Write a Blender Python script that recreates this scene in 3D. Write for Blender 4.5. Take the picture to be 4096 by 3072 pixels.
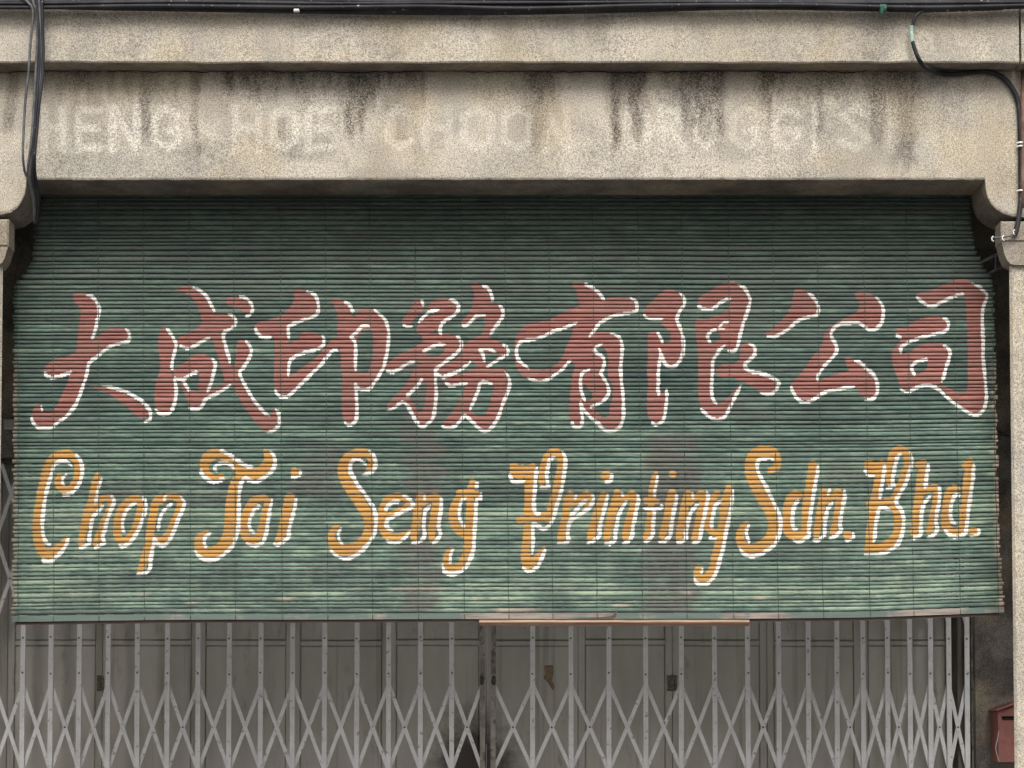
import bpy, math, random
import numpy as np
from mathutils import Vector
for _o in list(bpy.data.objects): bpy.data.objects.remove(_o)
sc = bpy.context.scene
COL = sc.collection
R = math.radians
random.seed(7); rng = np.random.default_rng(7)

# ------------------------------------------------------------------ camera, sky, sun, exposure
CAM_D, CAM_H, PITCH, WIDTH = 10.0, 1.6, R(2.5), 5.2
FPX = CAM_D / WIDTH * 4096.0
HORIZON = 2956.0
PPY = HORIZON - FPX * math.tan(PITCH)
cam_d = bpy.data.cameras.new('camera'); cam = bpy.data.objects.new('camera', cam_d); COL.objects.link(cam)
cam.location = (0, -CAM_D, CAM_H); cam.rotation_euler = (R(90) + PITCH, 0, 0)
cam_d.sensor_width = 36.0; cam_d.lens = 36.0 * FPX / 4096.0
cam_d.shift_y = (PPY - 1536.0) / 4096.0
cam_d.clip_end = 2000.0
sc.camera = cam

SUN_EL, SUN_AZ = R(47), R(-12)         # azimuth from straight in front, towards the left
world = bpy.data.worlds.new('World'); sc.world = world; world.use_nodes = True
wn = world.node_tree; wn.nodes.clear()
sky = wn.nodes.new('ShaderNodeTexSky'); sky.sky_type = 'NISHITA'; sky.sun_disc = False
sky.sun_elevation = SUN_EL; sky.sun_rotation = R(180) + SUN_AZ * -1
sky.air_density = 1.0; sky.dust_density = 6.0; sky.ozone_density = 1.0
hs = wn.nodes.new('ShaderNodeHueSaturation'); hs.inputs['Saturation'].default_value = 0.45
bg = wn.nodes.new('ShaderNodeBackground'); bg.inputs['Strength'].default_value = 0.075
wo = wn.nodes.new('ShaderNodeOutputWorld')
wn.links.new(sky.outputs[0], hs.inputs['Color']); wn.links.new(hs.outputs[0], bg.inputs['Color'])
wn.links.new(bg.outputs[0], wo.inputs['Surface'])
sun_d = bpy.data.lights.new('sun', 'SUN'); sun_d.energy = 1.5; sun_d.angle = R(30); sun_d.color = (1.0, 0.97, 0.925)
sun = bpy.data.objects.new('sun', sun_d); COL.objects.link(sun); sun.location = (-3, -12, 14)
sun.rotation_euler = Vector((-math.sin(SUN_AZ) * math.cos(SUN_EL) * -1, math.cos(SUN_AZ) * math.cos(SUN_EL), -math.sin(SUN_EL))).to_track_quat('-Z', 'Y').to_euler()
sc.view_settings.view_transform = 'Standard'; sc.view_settings.look = 'None'
sc.view_settings.gamma = 1.0; sc.view_settings.use_curve_mapping = False
sc.cycles.use_denoising = True
sc.view_settings.exposure = 1.03

# ------------------------------------------------------------------ helpers
SP, CP = math.sin(PITCH), math.cos(PITCH)
def ray(px, py):
    u, v = (px - 2048.0) / FPX, (PPY - py) / FPX
    return u, CP - v * SP, SP + v * CP
def W(px, py, Y):
    """world point at depth Y behind the beam face that the photograph shows at (px, py)"""
    dx, dy, dz = ray(px, py); t = (CAM_D + Y) / dy
    return Vector((dx * t, Y, CAM_H + dz * t))
def to_px(p):
    x, y, z = p[0], p[1] + CAM_D, p[2] - CAM_H
    d = y * CP + z * SP; up = -y * SP + z * CP
    return 2048 + FPX * x / d, PPY - FPX * up / d

def link(name, me, mat=None, parent=None, loc=None):
    o = bpy.data.objects.new(name, me); COL.objects.link(o)
    if me is not None and mat is not None:
        for m in (mat if isinstance(mat, (list, tuple)) else [mat]): me.materials.append(m)
    if parent is not None: o.parent = parent
    if loc is not None: o.location = loc
    return o
def thing(name, label, cat, loc=(0, 0, 0), group=None):
    o = link(name, None, None, None, loc); tag(o, label, cat, group); return o
def tag(o, label, cat, group=None):
    o['label'] = label; o['category'] = cat
    if group: o['group'] = group
    return o
def mesh(name, V, F, smooth=False):
    me = bpy.data.meshes.new(name); me.from_pydata([tuple(v) for v in V], [], F); me.update()
    if smooth: me.polygons.foreach_set('use_smooth', [True] * len(me.polygons))
    return me
class MB:
    """collects shapes into one mesh; coordinates are world, shifted to the parent on build"""
    def __init__(s): s.V, s.F = [], []
    def quad_prism(s, A, B):
        n = len(s.V); k = len(A); s.V += list(A) + list(B)
        s.F += [tuple(n + i for i in range(k))[::-1], tuple(n + k + i for i in range(k))]
        s.F += [(n + i, n + (i + 1) % k, n + k + (i + 1) % k, n + k + i) for i in range(k)]
        return s
    def box(s, x0, x1, y0, y1, z0, z1, c=0.0):
        if c <= 0:
            return s.quad_prism([(x0, y0, z0), (x1, y0, z0), (x1, y0, z1), (x0, y0, z1)], [(x0, y1, z0), (x1, y1, z0), (x1, y1, z1), (x0, y1, z1)])
        # front edges chamfered
        n = len(s.V)
        def ringp(d, y): return [(x0 + d, y, z0 + d), (x1 - d, y, z0 + d), (x1 - d, y, z1 - d), (x0 + d, y, z1 - d)]
        s.V += ringp(c, y0) + ringp(0, y0 + c) + ringp(0, y1)
        s.F.append((n, n + 1, n + 2, n + 3)); s.F.append((n + 11, n + 10, n + 9, n + 8))
        for b in (0, 4):
            s.F += [(n + b + i, n + b + 4 + i, n + b + 4 + (i + 1) % 4, n + b + (i + 1) % 4) for i in range(4)]
        return s
    def bar(s, a, b, w, y0, y1):
        """flat bar in a plane of constant depth between the (x,z) points a and b"""
        a, b = np.array(a, float), np.array(b, float); d = b - a; d /= np.linalg.norm(d); nrm = np.array([-d[1], d[0]]) * w / 2
        q = [a - nrm, b - nrm, b + nrm, a + nrm]
        return s.quad_prism([(p[0], y0, p[1]) for p in q], [(p[0], y1, p[1]) for p in q])
    def prism(s, P, y0, y1):
        return s.quad_prism([(p[0], y0, p[1]) for p in P], [(p[0], y1, p[1]) for p in P])
    def tube(s, P, r, k=8, cap=True):
        P = [Vector(p) for p in P]; n0 = len(s.V); m = len(P)
        rs = r if hasattr(r, '__len__') else [r] * m
        prev = None
        for i, p in enumerate(P):
            t = (P[min(i + 1, m - 1)] - P[max(i - 1, 0)]).normalized()
            if prev is None:
                ref = Vector((0, 1, 0)) if abs(t.y) < 0.9 else Vector((1, 0, 0)); prev = t.cross(ref).normalized()
            u = (prev - t * prev.dot(t)).normalized(); prev = u; v = t.cross(u)
            s.V += [tuple(p + (u * math.cos(2 * math.pi * j / k) + v * math.sin(2 * math.pi * j / k)) * rs[i]) for j in range(k)]
        for i in range(m - 1):
            a = n0 + i * k; s.F += [(a + j, a + (j + 1) % k, a + k + (j + 1) % k, a + k + j) for j in range(k)]
        if cap: s.F += [tuple(n0 + j for j in range(k))[::-1], tuple(n0 + (m - 1) * k + j for j in range(k))]
        return s
    def build(s, name, mat, parent=None, smooth=False, base=None):
        off = Vector((0, 0, 0))
        q = parent
        while q is not None: off += q.location; q = q.parent
        loc = Vector(base) if base is not None else None
        d = off + (loc if loc is not None else Vector((0, 0, 0))) - (off if loc is not None else Vector((0, 0, 0)))
        if loc is not None:
            V = [Vector(v) - loc for v in s.V]; o = link(name, mesh(name, V, s.F, smooth), mat, parent, loc - off)
        else:
            V = [Vector(v) - off for v in s.V]; o = link(name, mesh(name, V, s.F, smooth), mat, parent)
        return o
def crv(P, n=6):
    return [Vector(p) for p in crom(P, n)]
def vn(x, y, seed=0):
    """smooth value noise, 0..1"""
    x, y = np.broadcast_arrays(np.asarray(x, float), np.asarray(y, float))
    xi, yi = np.floor(x).astype(np.int64), np.floor(y).astype(np.int64); fx, fy = x - xi, y - yi
    fx, fy = fx * fx * (3 - 2 * fx), fy * fy * (3 - 2 * fy)
    def h(a, b):
        n = (a * 374761393 + b * 668265263 + seed * 1442695041) & 0xFFFFFFFF
        n = ((n ^ (n >> 13)) * 1274126177) & 0xFFFFFFFF
        return ((n ^ (n >> 16)) & 0xFFFF) / 65535.0
    return (h(xi, yi) * (1 - fx) + h(xi + 1, yi) * fx) * (1 - fy) + (h(xi, yi + 1) * (1 - fx) + h(xi + 1, yi + 1) * fx) * fy
def sstep(a, b, x): 
    t = np.clip((x - a) / (b - a), 0, 1); return t * t * (3 - 2 * t)
def fattr(me, name, vals):
    a = me.attributes.new(name, 'FLOAT', 'POINT'); a.data.foreach_set('value', np.asarray(vals, np.float32).ravel())

# ------------------------------------------------------------------ materials
class NT:
    def __init__(s, name):
        s.m = bpy.data.materials.new(name); s.m.use_nodes = True; s.t = s.m.node_tree
        s.b = s.t.nodes['Principled BSDF']; s.pos = s.t.nodes.new('ShaderNodeNewGeometry').outputs['Position']
        s.info = None
    def n(s, k, **kw):
        q = s.t.nodes.new(k)
        for a, v in kw.items(): setattr(q, a, v)
        return q
    def l(s, a, b): s.t.links.new(a, b); return b
    def val(s, sock, v):
        if hasattr(v, 'is_output'): s.l(v, sock)
        elif isinstance(v, (tuple, list)) and len(v) == 3 and sock.type == 'RGBA': sock.default_value = (*v, 1)
        else: sock.default_value = v
    def noise(s, scale, detail=2, sc3=None, rough=0.5, off=None, dist=0.0):
        v = s.pos
        if sc3 is not None or off is not None:
            mp = s.n('ShaderNodeMapping'); s.l(v, mp.inputs['Vector'])
            if sc3 is not None: mp.inputs['Scale'].default_value = sc3
            if off is not None: s.val(mp.inputs['Location'], off)
            v = mp.outputs[0]
        q = s.n('ShaderNodeTexNoise'); s.l(v, q.inputs['Vector']); q.inputs['Scale'].default_value = scale
        q.inputs['Detail'].default_value = detail; q.inputs['Roughness'].default_value = rough; q.inputs['Distortion'].default_value = dist
        return q.outputs['Fac']
    def math(s, op, a, b=0.0, c=None, clamp=False):
        q = s.n('ShaderNodeMath', operation=op, use_clamp=clamp); s.val(q.inputs[0], a); s.val(q.inputs[1], b)
        if c is not None: s.val(q.inputs[2], c)
        return q.outputs[0]
    def ramp(s, x, a, b, lo=0.0, hi=1.0):
        q = s.n('ShaderNodeMapRange', interpolation_type='SMOOTHSTEP'); s.val(q.inputs[0], x)
        for i, v in zip((1, 2, 3, 4), (a, b, lo, hi)): q.inputs[i].default_value = v
        return q.outputs[0]
    def mix(s, f, a, b, mode='MIX'):
        q = s.n('ShaderNodeMix', data_type='RGBA', blend_type=mode); s.val(q.inputs[0], f); s.val(q.inputs[6], a); s.val(q.inputs[7], b)
        return q.outputs[2]
    def attr(s, name): 
        q = s.n('ShaderNodeAttribute'); q.attribute_name = name; return q.outputs['Fac']
    def rand(s):
        if s.info is None: s.info = s.n('ShaderNodeObjectInfo').outputs['Random']
        return s.info
    def bump(s, h, strength=0.5, dist=0.003):
        q = s.n('ShaderNodeBump'); q.inputs['Strength'].default_value = strength; q.inputs['Distance'].default_value = dist
        s.l(h, q.inputs['Height']); s.l(q.outputs[0], s.b.inputs['Normal'])
    def done(s, col, rough=0.8, spec=0.3, metal=0.0):
        s.val(s.b.inputs['Base Color'], col); s.val(s.b.inputs['Roughness'], rough)
        s.b.inputs['Specular IOR Level'].default_value = spec; s.b.inputs['Metallic'].default_value = metal
        return s.m

def stucco(name, light, dark, grime=0.0, grain_scale=225.0, grain=0.52, attrs=False, big=0.5):
    t = NT(name)
    g1 = t.noise(grain_scale, 2, rough=0.6); g2 = t.noise(grain_scale * 0.38, 2)
    big1 = t.noise(1.7, 4, off=(3, 0, 1)); big2 = t.noise(5.0, 3, off=(9, 2, 4))
    col = t.mix(t.math('MULTIPLY', t.ramp(big1, 0.38, 0.66), big), light, dark)
    col = t.mix(t.ramp(big2, 0.40, 0.68, 0, 0.5), col, (0.29, 0.272, 0.245))
    col = t.mix(t.ramp(t.noise(11.0, 4, sc3=(1, 1, 0.6), off=(1, 7, 2)), 0.55, 0.72, 0, 0.45), col, (0.24, 0.215, 0.175))
    if attrs:
        st = t.attr('stain'); gh = t.attr('ghost'); gy = t.attr('grey')
        brk = t.ramp(t.math('ADD', g1, t.math('MULTIPLY', g2, 0.6)), 0.62, 1.05, 1.0, 0.45)
        col = t.mix(t.math('MULTIPLY', gy, 0.55), col, (0.25, 0.24, 0.215))
        col = t.mix(t.math('MULTIPLY', gh, t.ramp(g2, 0.3, 0.6, 0.45, 1.0)), col, (0.66, 0.62, 0.545))
        col = t.mix(t.math('MULTIPLY', st, brk, clamp=True), col, (0.078, 0.064, 0.053))
    elif grime > 0:
        col = t.mix(t.ramp(t.noise(3.0, 5, sc3=(1, 1, 0.35)), 0.5, 0.75, 0, grime), col, (0.09, 0.08, 0.07))
    pit = t.noise(95.0, 3, rough=0.6, off=(2, 5, 3)); patch = t.noise(2.6, 4, off=(6, 1, 8))
    col = t.mix(t.ramp(pit, 0.64, 0.70, 0, 0.55), col, (0.10, 0.085, 0.07))
    col = t.mix(t.math('MULTIPLY', t.ramp(pit, 0.36, 0.30, 0, 0.5), t.ramp(patch, 0.4, 0.6)), col, (0.62, 0.58, 0.52))
    col = t.mix(t.ramp(patch, 0.46, 0.66, 0, 0.4), col, (0.40, 0.335, 0.225))
    gr = t.ramp(t.math('ADD', t.math('MULTIPLY', g1, 0.78), t.math('MULTIPLY', g2, 0.22)), 0.36, 0.62, 1.0 - grain, 1.0 + grain * 0.55)
    rgb = t.n('ShaderNodeCombineColor'); [t.l(gr, rgb.inputs[i]) for i in range(3)]
    col = t.mix(1.0, col, rgb.outputs[0], 'MULTIPLY')
    t.bump(t.math('ADD', g1, t.math('MULTIPLY', g2, 0.5)), 0.6, 0.004)
    return t.done(col, 0.95, 0.1)
M = {}
M['stucco'] = stucco('pebbledash_beam', (0.48, 0.44, 0.37), (0.40, 0.345, 0.26), attrs=True)
M['stucco_plain'] = stucco('pebbledash_plain', (0.47, 0.43, 0.36), (0.385, 0.335, 0.25), grime=0.35)
M['capital'] = stucco('weathered_capital', (0.26, 0.225, 0.18), (0.18, 0.152, 0.115), grime=0.6)
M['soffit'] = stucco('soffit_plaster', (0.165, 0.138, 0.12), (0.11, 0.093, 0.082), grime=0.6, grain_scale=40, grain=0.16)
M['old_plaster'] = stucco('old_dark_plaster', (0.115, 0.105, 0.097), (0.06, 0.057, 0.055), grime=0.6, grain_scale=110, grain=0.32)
M['upper'] = stucco('pink_upper_plaster', (0.34, 0.27, 0.255), (0.25, 0.21, 0.195), grime=0.5)

def slat_green():
    t = NT('green_painted_bamboo')
    tone, brown, bare, dark = t.attr('tone'), t.attr('brown'), t.attr('bare'), t.attr('dark')
    rnd = t.rand()
    off = t.n('ShaderNodeCombineXYZ'); t.l(t.math('MULTIPLY', rnd, 37.0), off.inputs[0])
    streak = t.noise(1.0, 6, sc3=(20, 1, 330), rough=0.72, off=off.outputs[0])
    fine = t.noise(1.0, 3, sc3=(90, 1, 700), rough=0.7, off=off.outputs[0])
    k = t.math('ADD', tone, t.math('ADD', t.math('MULTIPLY', t.math('SUBTRACT', t.ramp(streak, 0.36, 0.64), 0.5), 0.44), t.math('MULTIPLY', t.math('SUBTRACT', fine, 0.5), 0.55)))
    cr = t.n('ShaderNodeValToRGB'); t.l(k, cr.inputs[0]); e = cr.color_ramp.elements
    e[0].position, e[0].color = 0.0, (0.022, 0.040, 0.040, 1); e[1].position, e[1].color = 1.0, (0.25, 0.315, 0.225, 1)
    for p, c in ((0.28, (0.044, 0.072, 0.065, 1)), (0.52, (0.076, 0.120, 0.098, 1)), (0.76, (0.128, 0.194, 0.152, 1))):
        q = e.new(p); q.color = c
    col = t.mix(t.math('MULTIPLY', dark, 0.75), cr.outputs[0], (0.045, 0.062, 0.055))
    col = t.mix(t.attr('greying'), col, t.mix(streak, (0.062, 0.070, 0.060), (0.112, 0.118, 0.098)))
    col = t.mix(t.math('MULTIPLY', brown, t.ramp(streak, 0.25, 0.6, 0.55, 1.0)), col, t.mix(t.ramp(fine, 0.58, 0.78, 0, 0.8), (0.098, 0.092, 0.082), (0.32, 0.25, 0.19)))
    col = t.mix(t.math('MULTIPLY', bare, t.ramp(fine, 0.3, 0.5, 0.5, 1.0), clamp=True), col, t.mix(streak, (0.30, 0.23, 0.19), (0.52, 0.42, 0.34)))
    t.bump(t.math('ADD', streak, fine), 0.35, 0.0015)
    return t.done(col, t.ramp(streak, 0.3, 0.7, 0.5, 0.75), 0.25)
def slat_paint(name, c1, c2, flake, flake_hi=0.0):
    t = NT(name); rnd = t.rand()
    off = t.n('ShaderNodeCombineXYZ'); t.l(t.math('MULTIPLY', rnd, 21.0), off.inputs[0])
    streak = t.noise(1.0, 4, sc3=(11, 1, 330), rough=0.65, off=off.outputs[0])
    fine = t.noise(1.0, 3, sc3=(120, 1, 600), rough=0.7, off=off.outputs[0])
    col = t.mix(t.ramp(streak, 0.34, 0.66), c1, c2)
    col = t.mix(t.ramp(rnd, 0.0, 1.0, 0.0, 0.30), col, t.mix(0.45, c1, (0.085, 0.062, 0.05)))
    wear = t.attr('wear')
    col = t.mix(t.math('MULTIPLY', wear, t.ramp(streak, 0.45, 0.62, 0.0, 0.45)), col, (0.13, 0.105, 0.082))
    f = t.math('ADD', t.math('MULTIPLY', wear, 0.16), t.math('MULTIPLY', fine, 0.8))
    f = t.math('ADD', f, t.math('MULTIPLY', streak, 0.25))
    col = t.mix(t.ramp(f, flake, flake + 0.05, 0, 0.85), col, (0.105, 0.115, 0.085))
    t.bump(t.math('ADD', streak, fine), 0.3, 0.0015)
    return t.done(col, 0.6, 0.25)
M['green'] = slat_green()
M['red'] = slat_paint('faded_red_paint', (0.180, 0.064, 0.058), (0.325, 0.150, 0.120), 0.80)
M['orange'] = slat_paint('ochre_orange_paint', (0.37, 0.185, 0.042), (0.53, 0.305, 0.092), 0.81)
M['white'] = slat_paint('white_sign_paint', (0.60, 0.59, 0.55), (0.74, 0.73, 0.70), 0.745)
def simple(name, c1, c2, scale=12.0, sc3=None, rough=0.7, spec=0.3, lo=0.35, hi=0.65, metal=0.0, bump=0.15, spots=None):
    t = NT(name); f = t.noise(scale, 5, sc3=sc3, rough=0.6)
    col = t.mix(t.ramp(f, lo, hi), c1, c2)
    if spots: col = t.mix(t.ramp(t.noise(spots[1], 5, rough=0.65, off=(5, 1, 2)), spots[2], spots[2] + 0.1, 0, spots[3]), col, spots[0])
    t.bump(f, bump, 0.002); return t.done(col, rough, spec, metal)
M['string'] = simple('green_cord', (0.022, 0.045, 0.036), (0.09, 0.12, 0.085), 40)
M['bare_wood'] = simple('weathered_bamboo_lath', (0.15, 0.13, 0.115), (0.27, 0.232, 0.20), 1.0, (5, 1, 90), spots=((0.07, 0.115, 0.10), 1.9, 0.44, 0.85))
M['lath_dark'] = simple('dark_red_brown_lath', (0.075, 0.05, 0.045), (0.13, 0.085, 0.075), 1.0, (6, 1, 80))
M['batten'] = simple('orange_tan_timber', (0.22, 0.135, 0.088), (0.36, 0.25, 0.175), 1.0, (4, 30, 110), rough=0.75)
def steel_paint():
    t = NT('grey_gate_paint'); f = t.noise(9.0, 5, rough=0.65); g = t.noise(160.0, 2)
    col = t.mix(t.ramp(f, 0.3, 0.7), (0.66, 0.665, 0.675), (0.78, 0.785, 0.795))
    col = t.mix(t.ramp(t.noise(26, 5, rough=0.7, off=(2, 3, 1)), 0.585, 0.66, 0, 0.55), col, (0.16, 0.11, 0.08))
    col = t.mix(t.ramp(g, 0.55, 0.75, 0, 0.3), col, (0.2, 0.19, 0.18))
    t.bump(f, 0.2, 0.001); return t.done(col, 0.55, 0.35)
M['gate'] = steel_paint()
M['gate_old'] = simple('worn_gate_post_paint', (0.22, 0.20, 0.175), (0.36, 0.34, 0.31), 14, rough=0.65, spots=((0.10, 0.06, 0.045), 11, 0.52, 0.8))
M['rivet'] = simple('dark_rivet_steel', (0.10, 0.09, 0.085), (0.2, 0.185, 0.17), 90, rough=0.5)
def door_paint():
    t = NT('grey_door_paint'); f = t.noise(3.0, 5, sc3=(1.6, 1, 0.5), rough=0.6)
    col = t.mix(t.ramp(f, 0.3, 0.7), (0.43, 0.418, 0.38), (0.53, 0.516, 0.475))
    col = t.mix(t.ramp(t.noise(6.0, 6, sc3=(1.5, 1, 0.5), rough=0.7, off=(4, 4, 4)), 0.57, 0.76, 0, 0.6), col, (0.16, 0.11, 0.065))
    col = t.mix(t.ramp(t.noise(2.2, 4, sc3=(9, 1, 0.35), off=(8, 1, 4)), 0.58, 0.72, 0, 0.32), col, (0.15, 0.13, 0.10))
    # soot around the lock of the gate: a stain of its own on the boards
    sep = t.n('ShaderNodeSeparateXYZ'); t.l(t.pos, sep.inputs[0])
    d = W(1900, 3090, 2.42); dx = t.math('DIVIDE', t.math('SUBTRACT', sep.outputs[0], d.x), 0.34); dz = t.math('DIVIDE', t.math('SUBTRACT', sep.outputs[2], d.z), 0.42)
    rr = t.math('SQRT', t.math('ADD', t.math('MULTIPLY', dx, dx), t.math('MULTIPLY', dz, dz)))
    rr = t.math('ADD', rr, t.math('MULTIPLY', t.math('SUBTRACT', t.noise(7, 5, rough=0.7), 0.5), 1.1))
    col = t.mix(t.ramp(rr, 0.35, 1.15, 0.9, 0.0), col, (0.035, 0.022, 0.02))
    t.bump(t.noise(60, 3), 0.08, 0.001); return t.done(col, 0.6, 0.3)
M['door'] = door_paint()
M['jamb'] = simple('dark_brown_jamb', (0.085, 0.072, 0.062), (0.14, 0.122, 0.108), 1.0, (40, 1, 4))
M['peel'] = simple('peeled_tan_undercoat', (0.22, 0.165, 0.105), (0.30, 0.235, 0.16), 40)
M['rust'] = simple('rusty_hinge_steel', (0.11, 0.08, 0.055), (0.25, 0.235, 0.21), 60, rough=0.7)
M['cable'] = simple('black_cable_sheath', (0.012, 0.012, 0.015), (0.03, 0.03, 0.034), 7, rough=0.6, spec=0.25, spots=((0.5, 0.48, 0.47), 38, 0.635, 0.9))
M['cable_grey'] = simple('grey_cable_sheath', (0.055, 0.057, 0.06), (0.11, 0.11, 0.115), 20, rough=0.5)
M['tape'] = simple('pale_green_tape', (0.24, 0.36, 0.31), (0.42, 0.52, 0.46), 60)
M['darkgreen'] = simple('dark_green_tape', (0.02, 0.075, 0.05), (0.05, 0.13, 0.10), 60)
M['clip'] = simple('white_plastic_clip', (0.62, 0.62, 0.60), (0.75, 0.75, 0.73), 60)
M['pipe'] = simple('rust_brown_pipe', (0.10, 0.05, 0.035), (0.19, 0.11, 0.08), 14)
M['iron'] = simple('dark_iron', (0.035, 0.033, 0.034), (0.075, 0.07, 0.068), 30, rough=0.6)
M['redbox'] = simple('red_letter_box_paint', (0.22, 0.085, 0.075), (0.29, 0.122, 0.105), 5, rough=0.5, spots=((0.2, 0.06, 0.05), 9, 0.6, 0.6))
M['black'] = simple('black_slot', (0.008, 0.006, 0.006), (0.015, 0.012, 0.012), 10)
M['floor'] = simple('cement_floor', (0.36, 0.35, 0.33), (0.46, 0.45, 0.43), 3)
M['asphalt'] = simple('asphalt_street', (0.06, 0.059, 0.058), (0.095, 0.093, 0.09), 30, spots=((0.11, 0.107, 0.104), 0.6, 0.5, 0.5))
M['ceiling'] = simple('limewashed_ceiling', (0.20, 0.195, 0.185), (0.28, 0.27, 0.26), 4)
M['greybox'] = simple('grey_plastic_box', (0.30, 0.29, 0.29), (0.38, 0.37, 0.36), 12)
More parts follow.
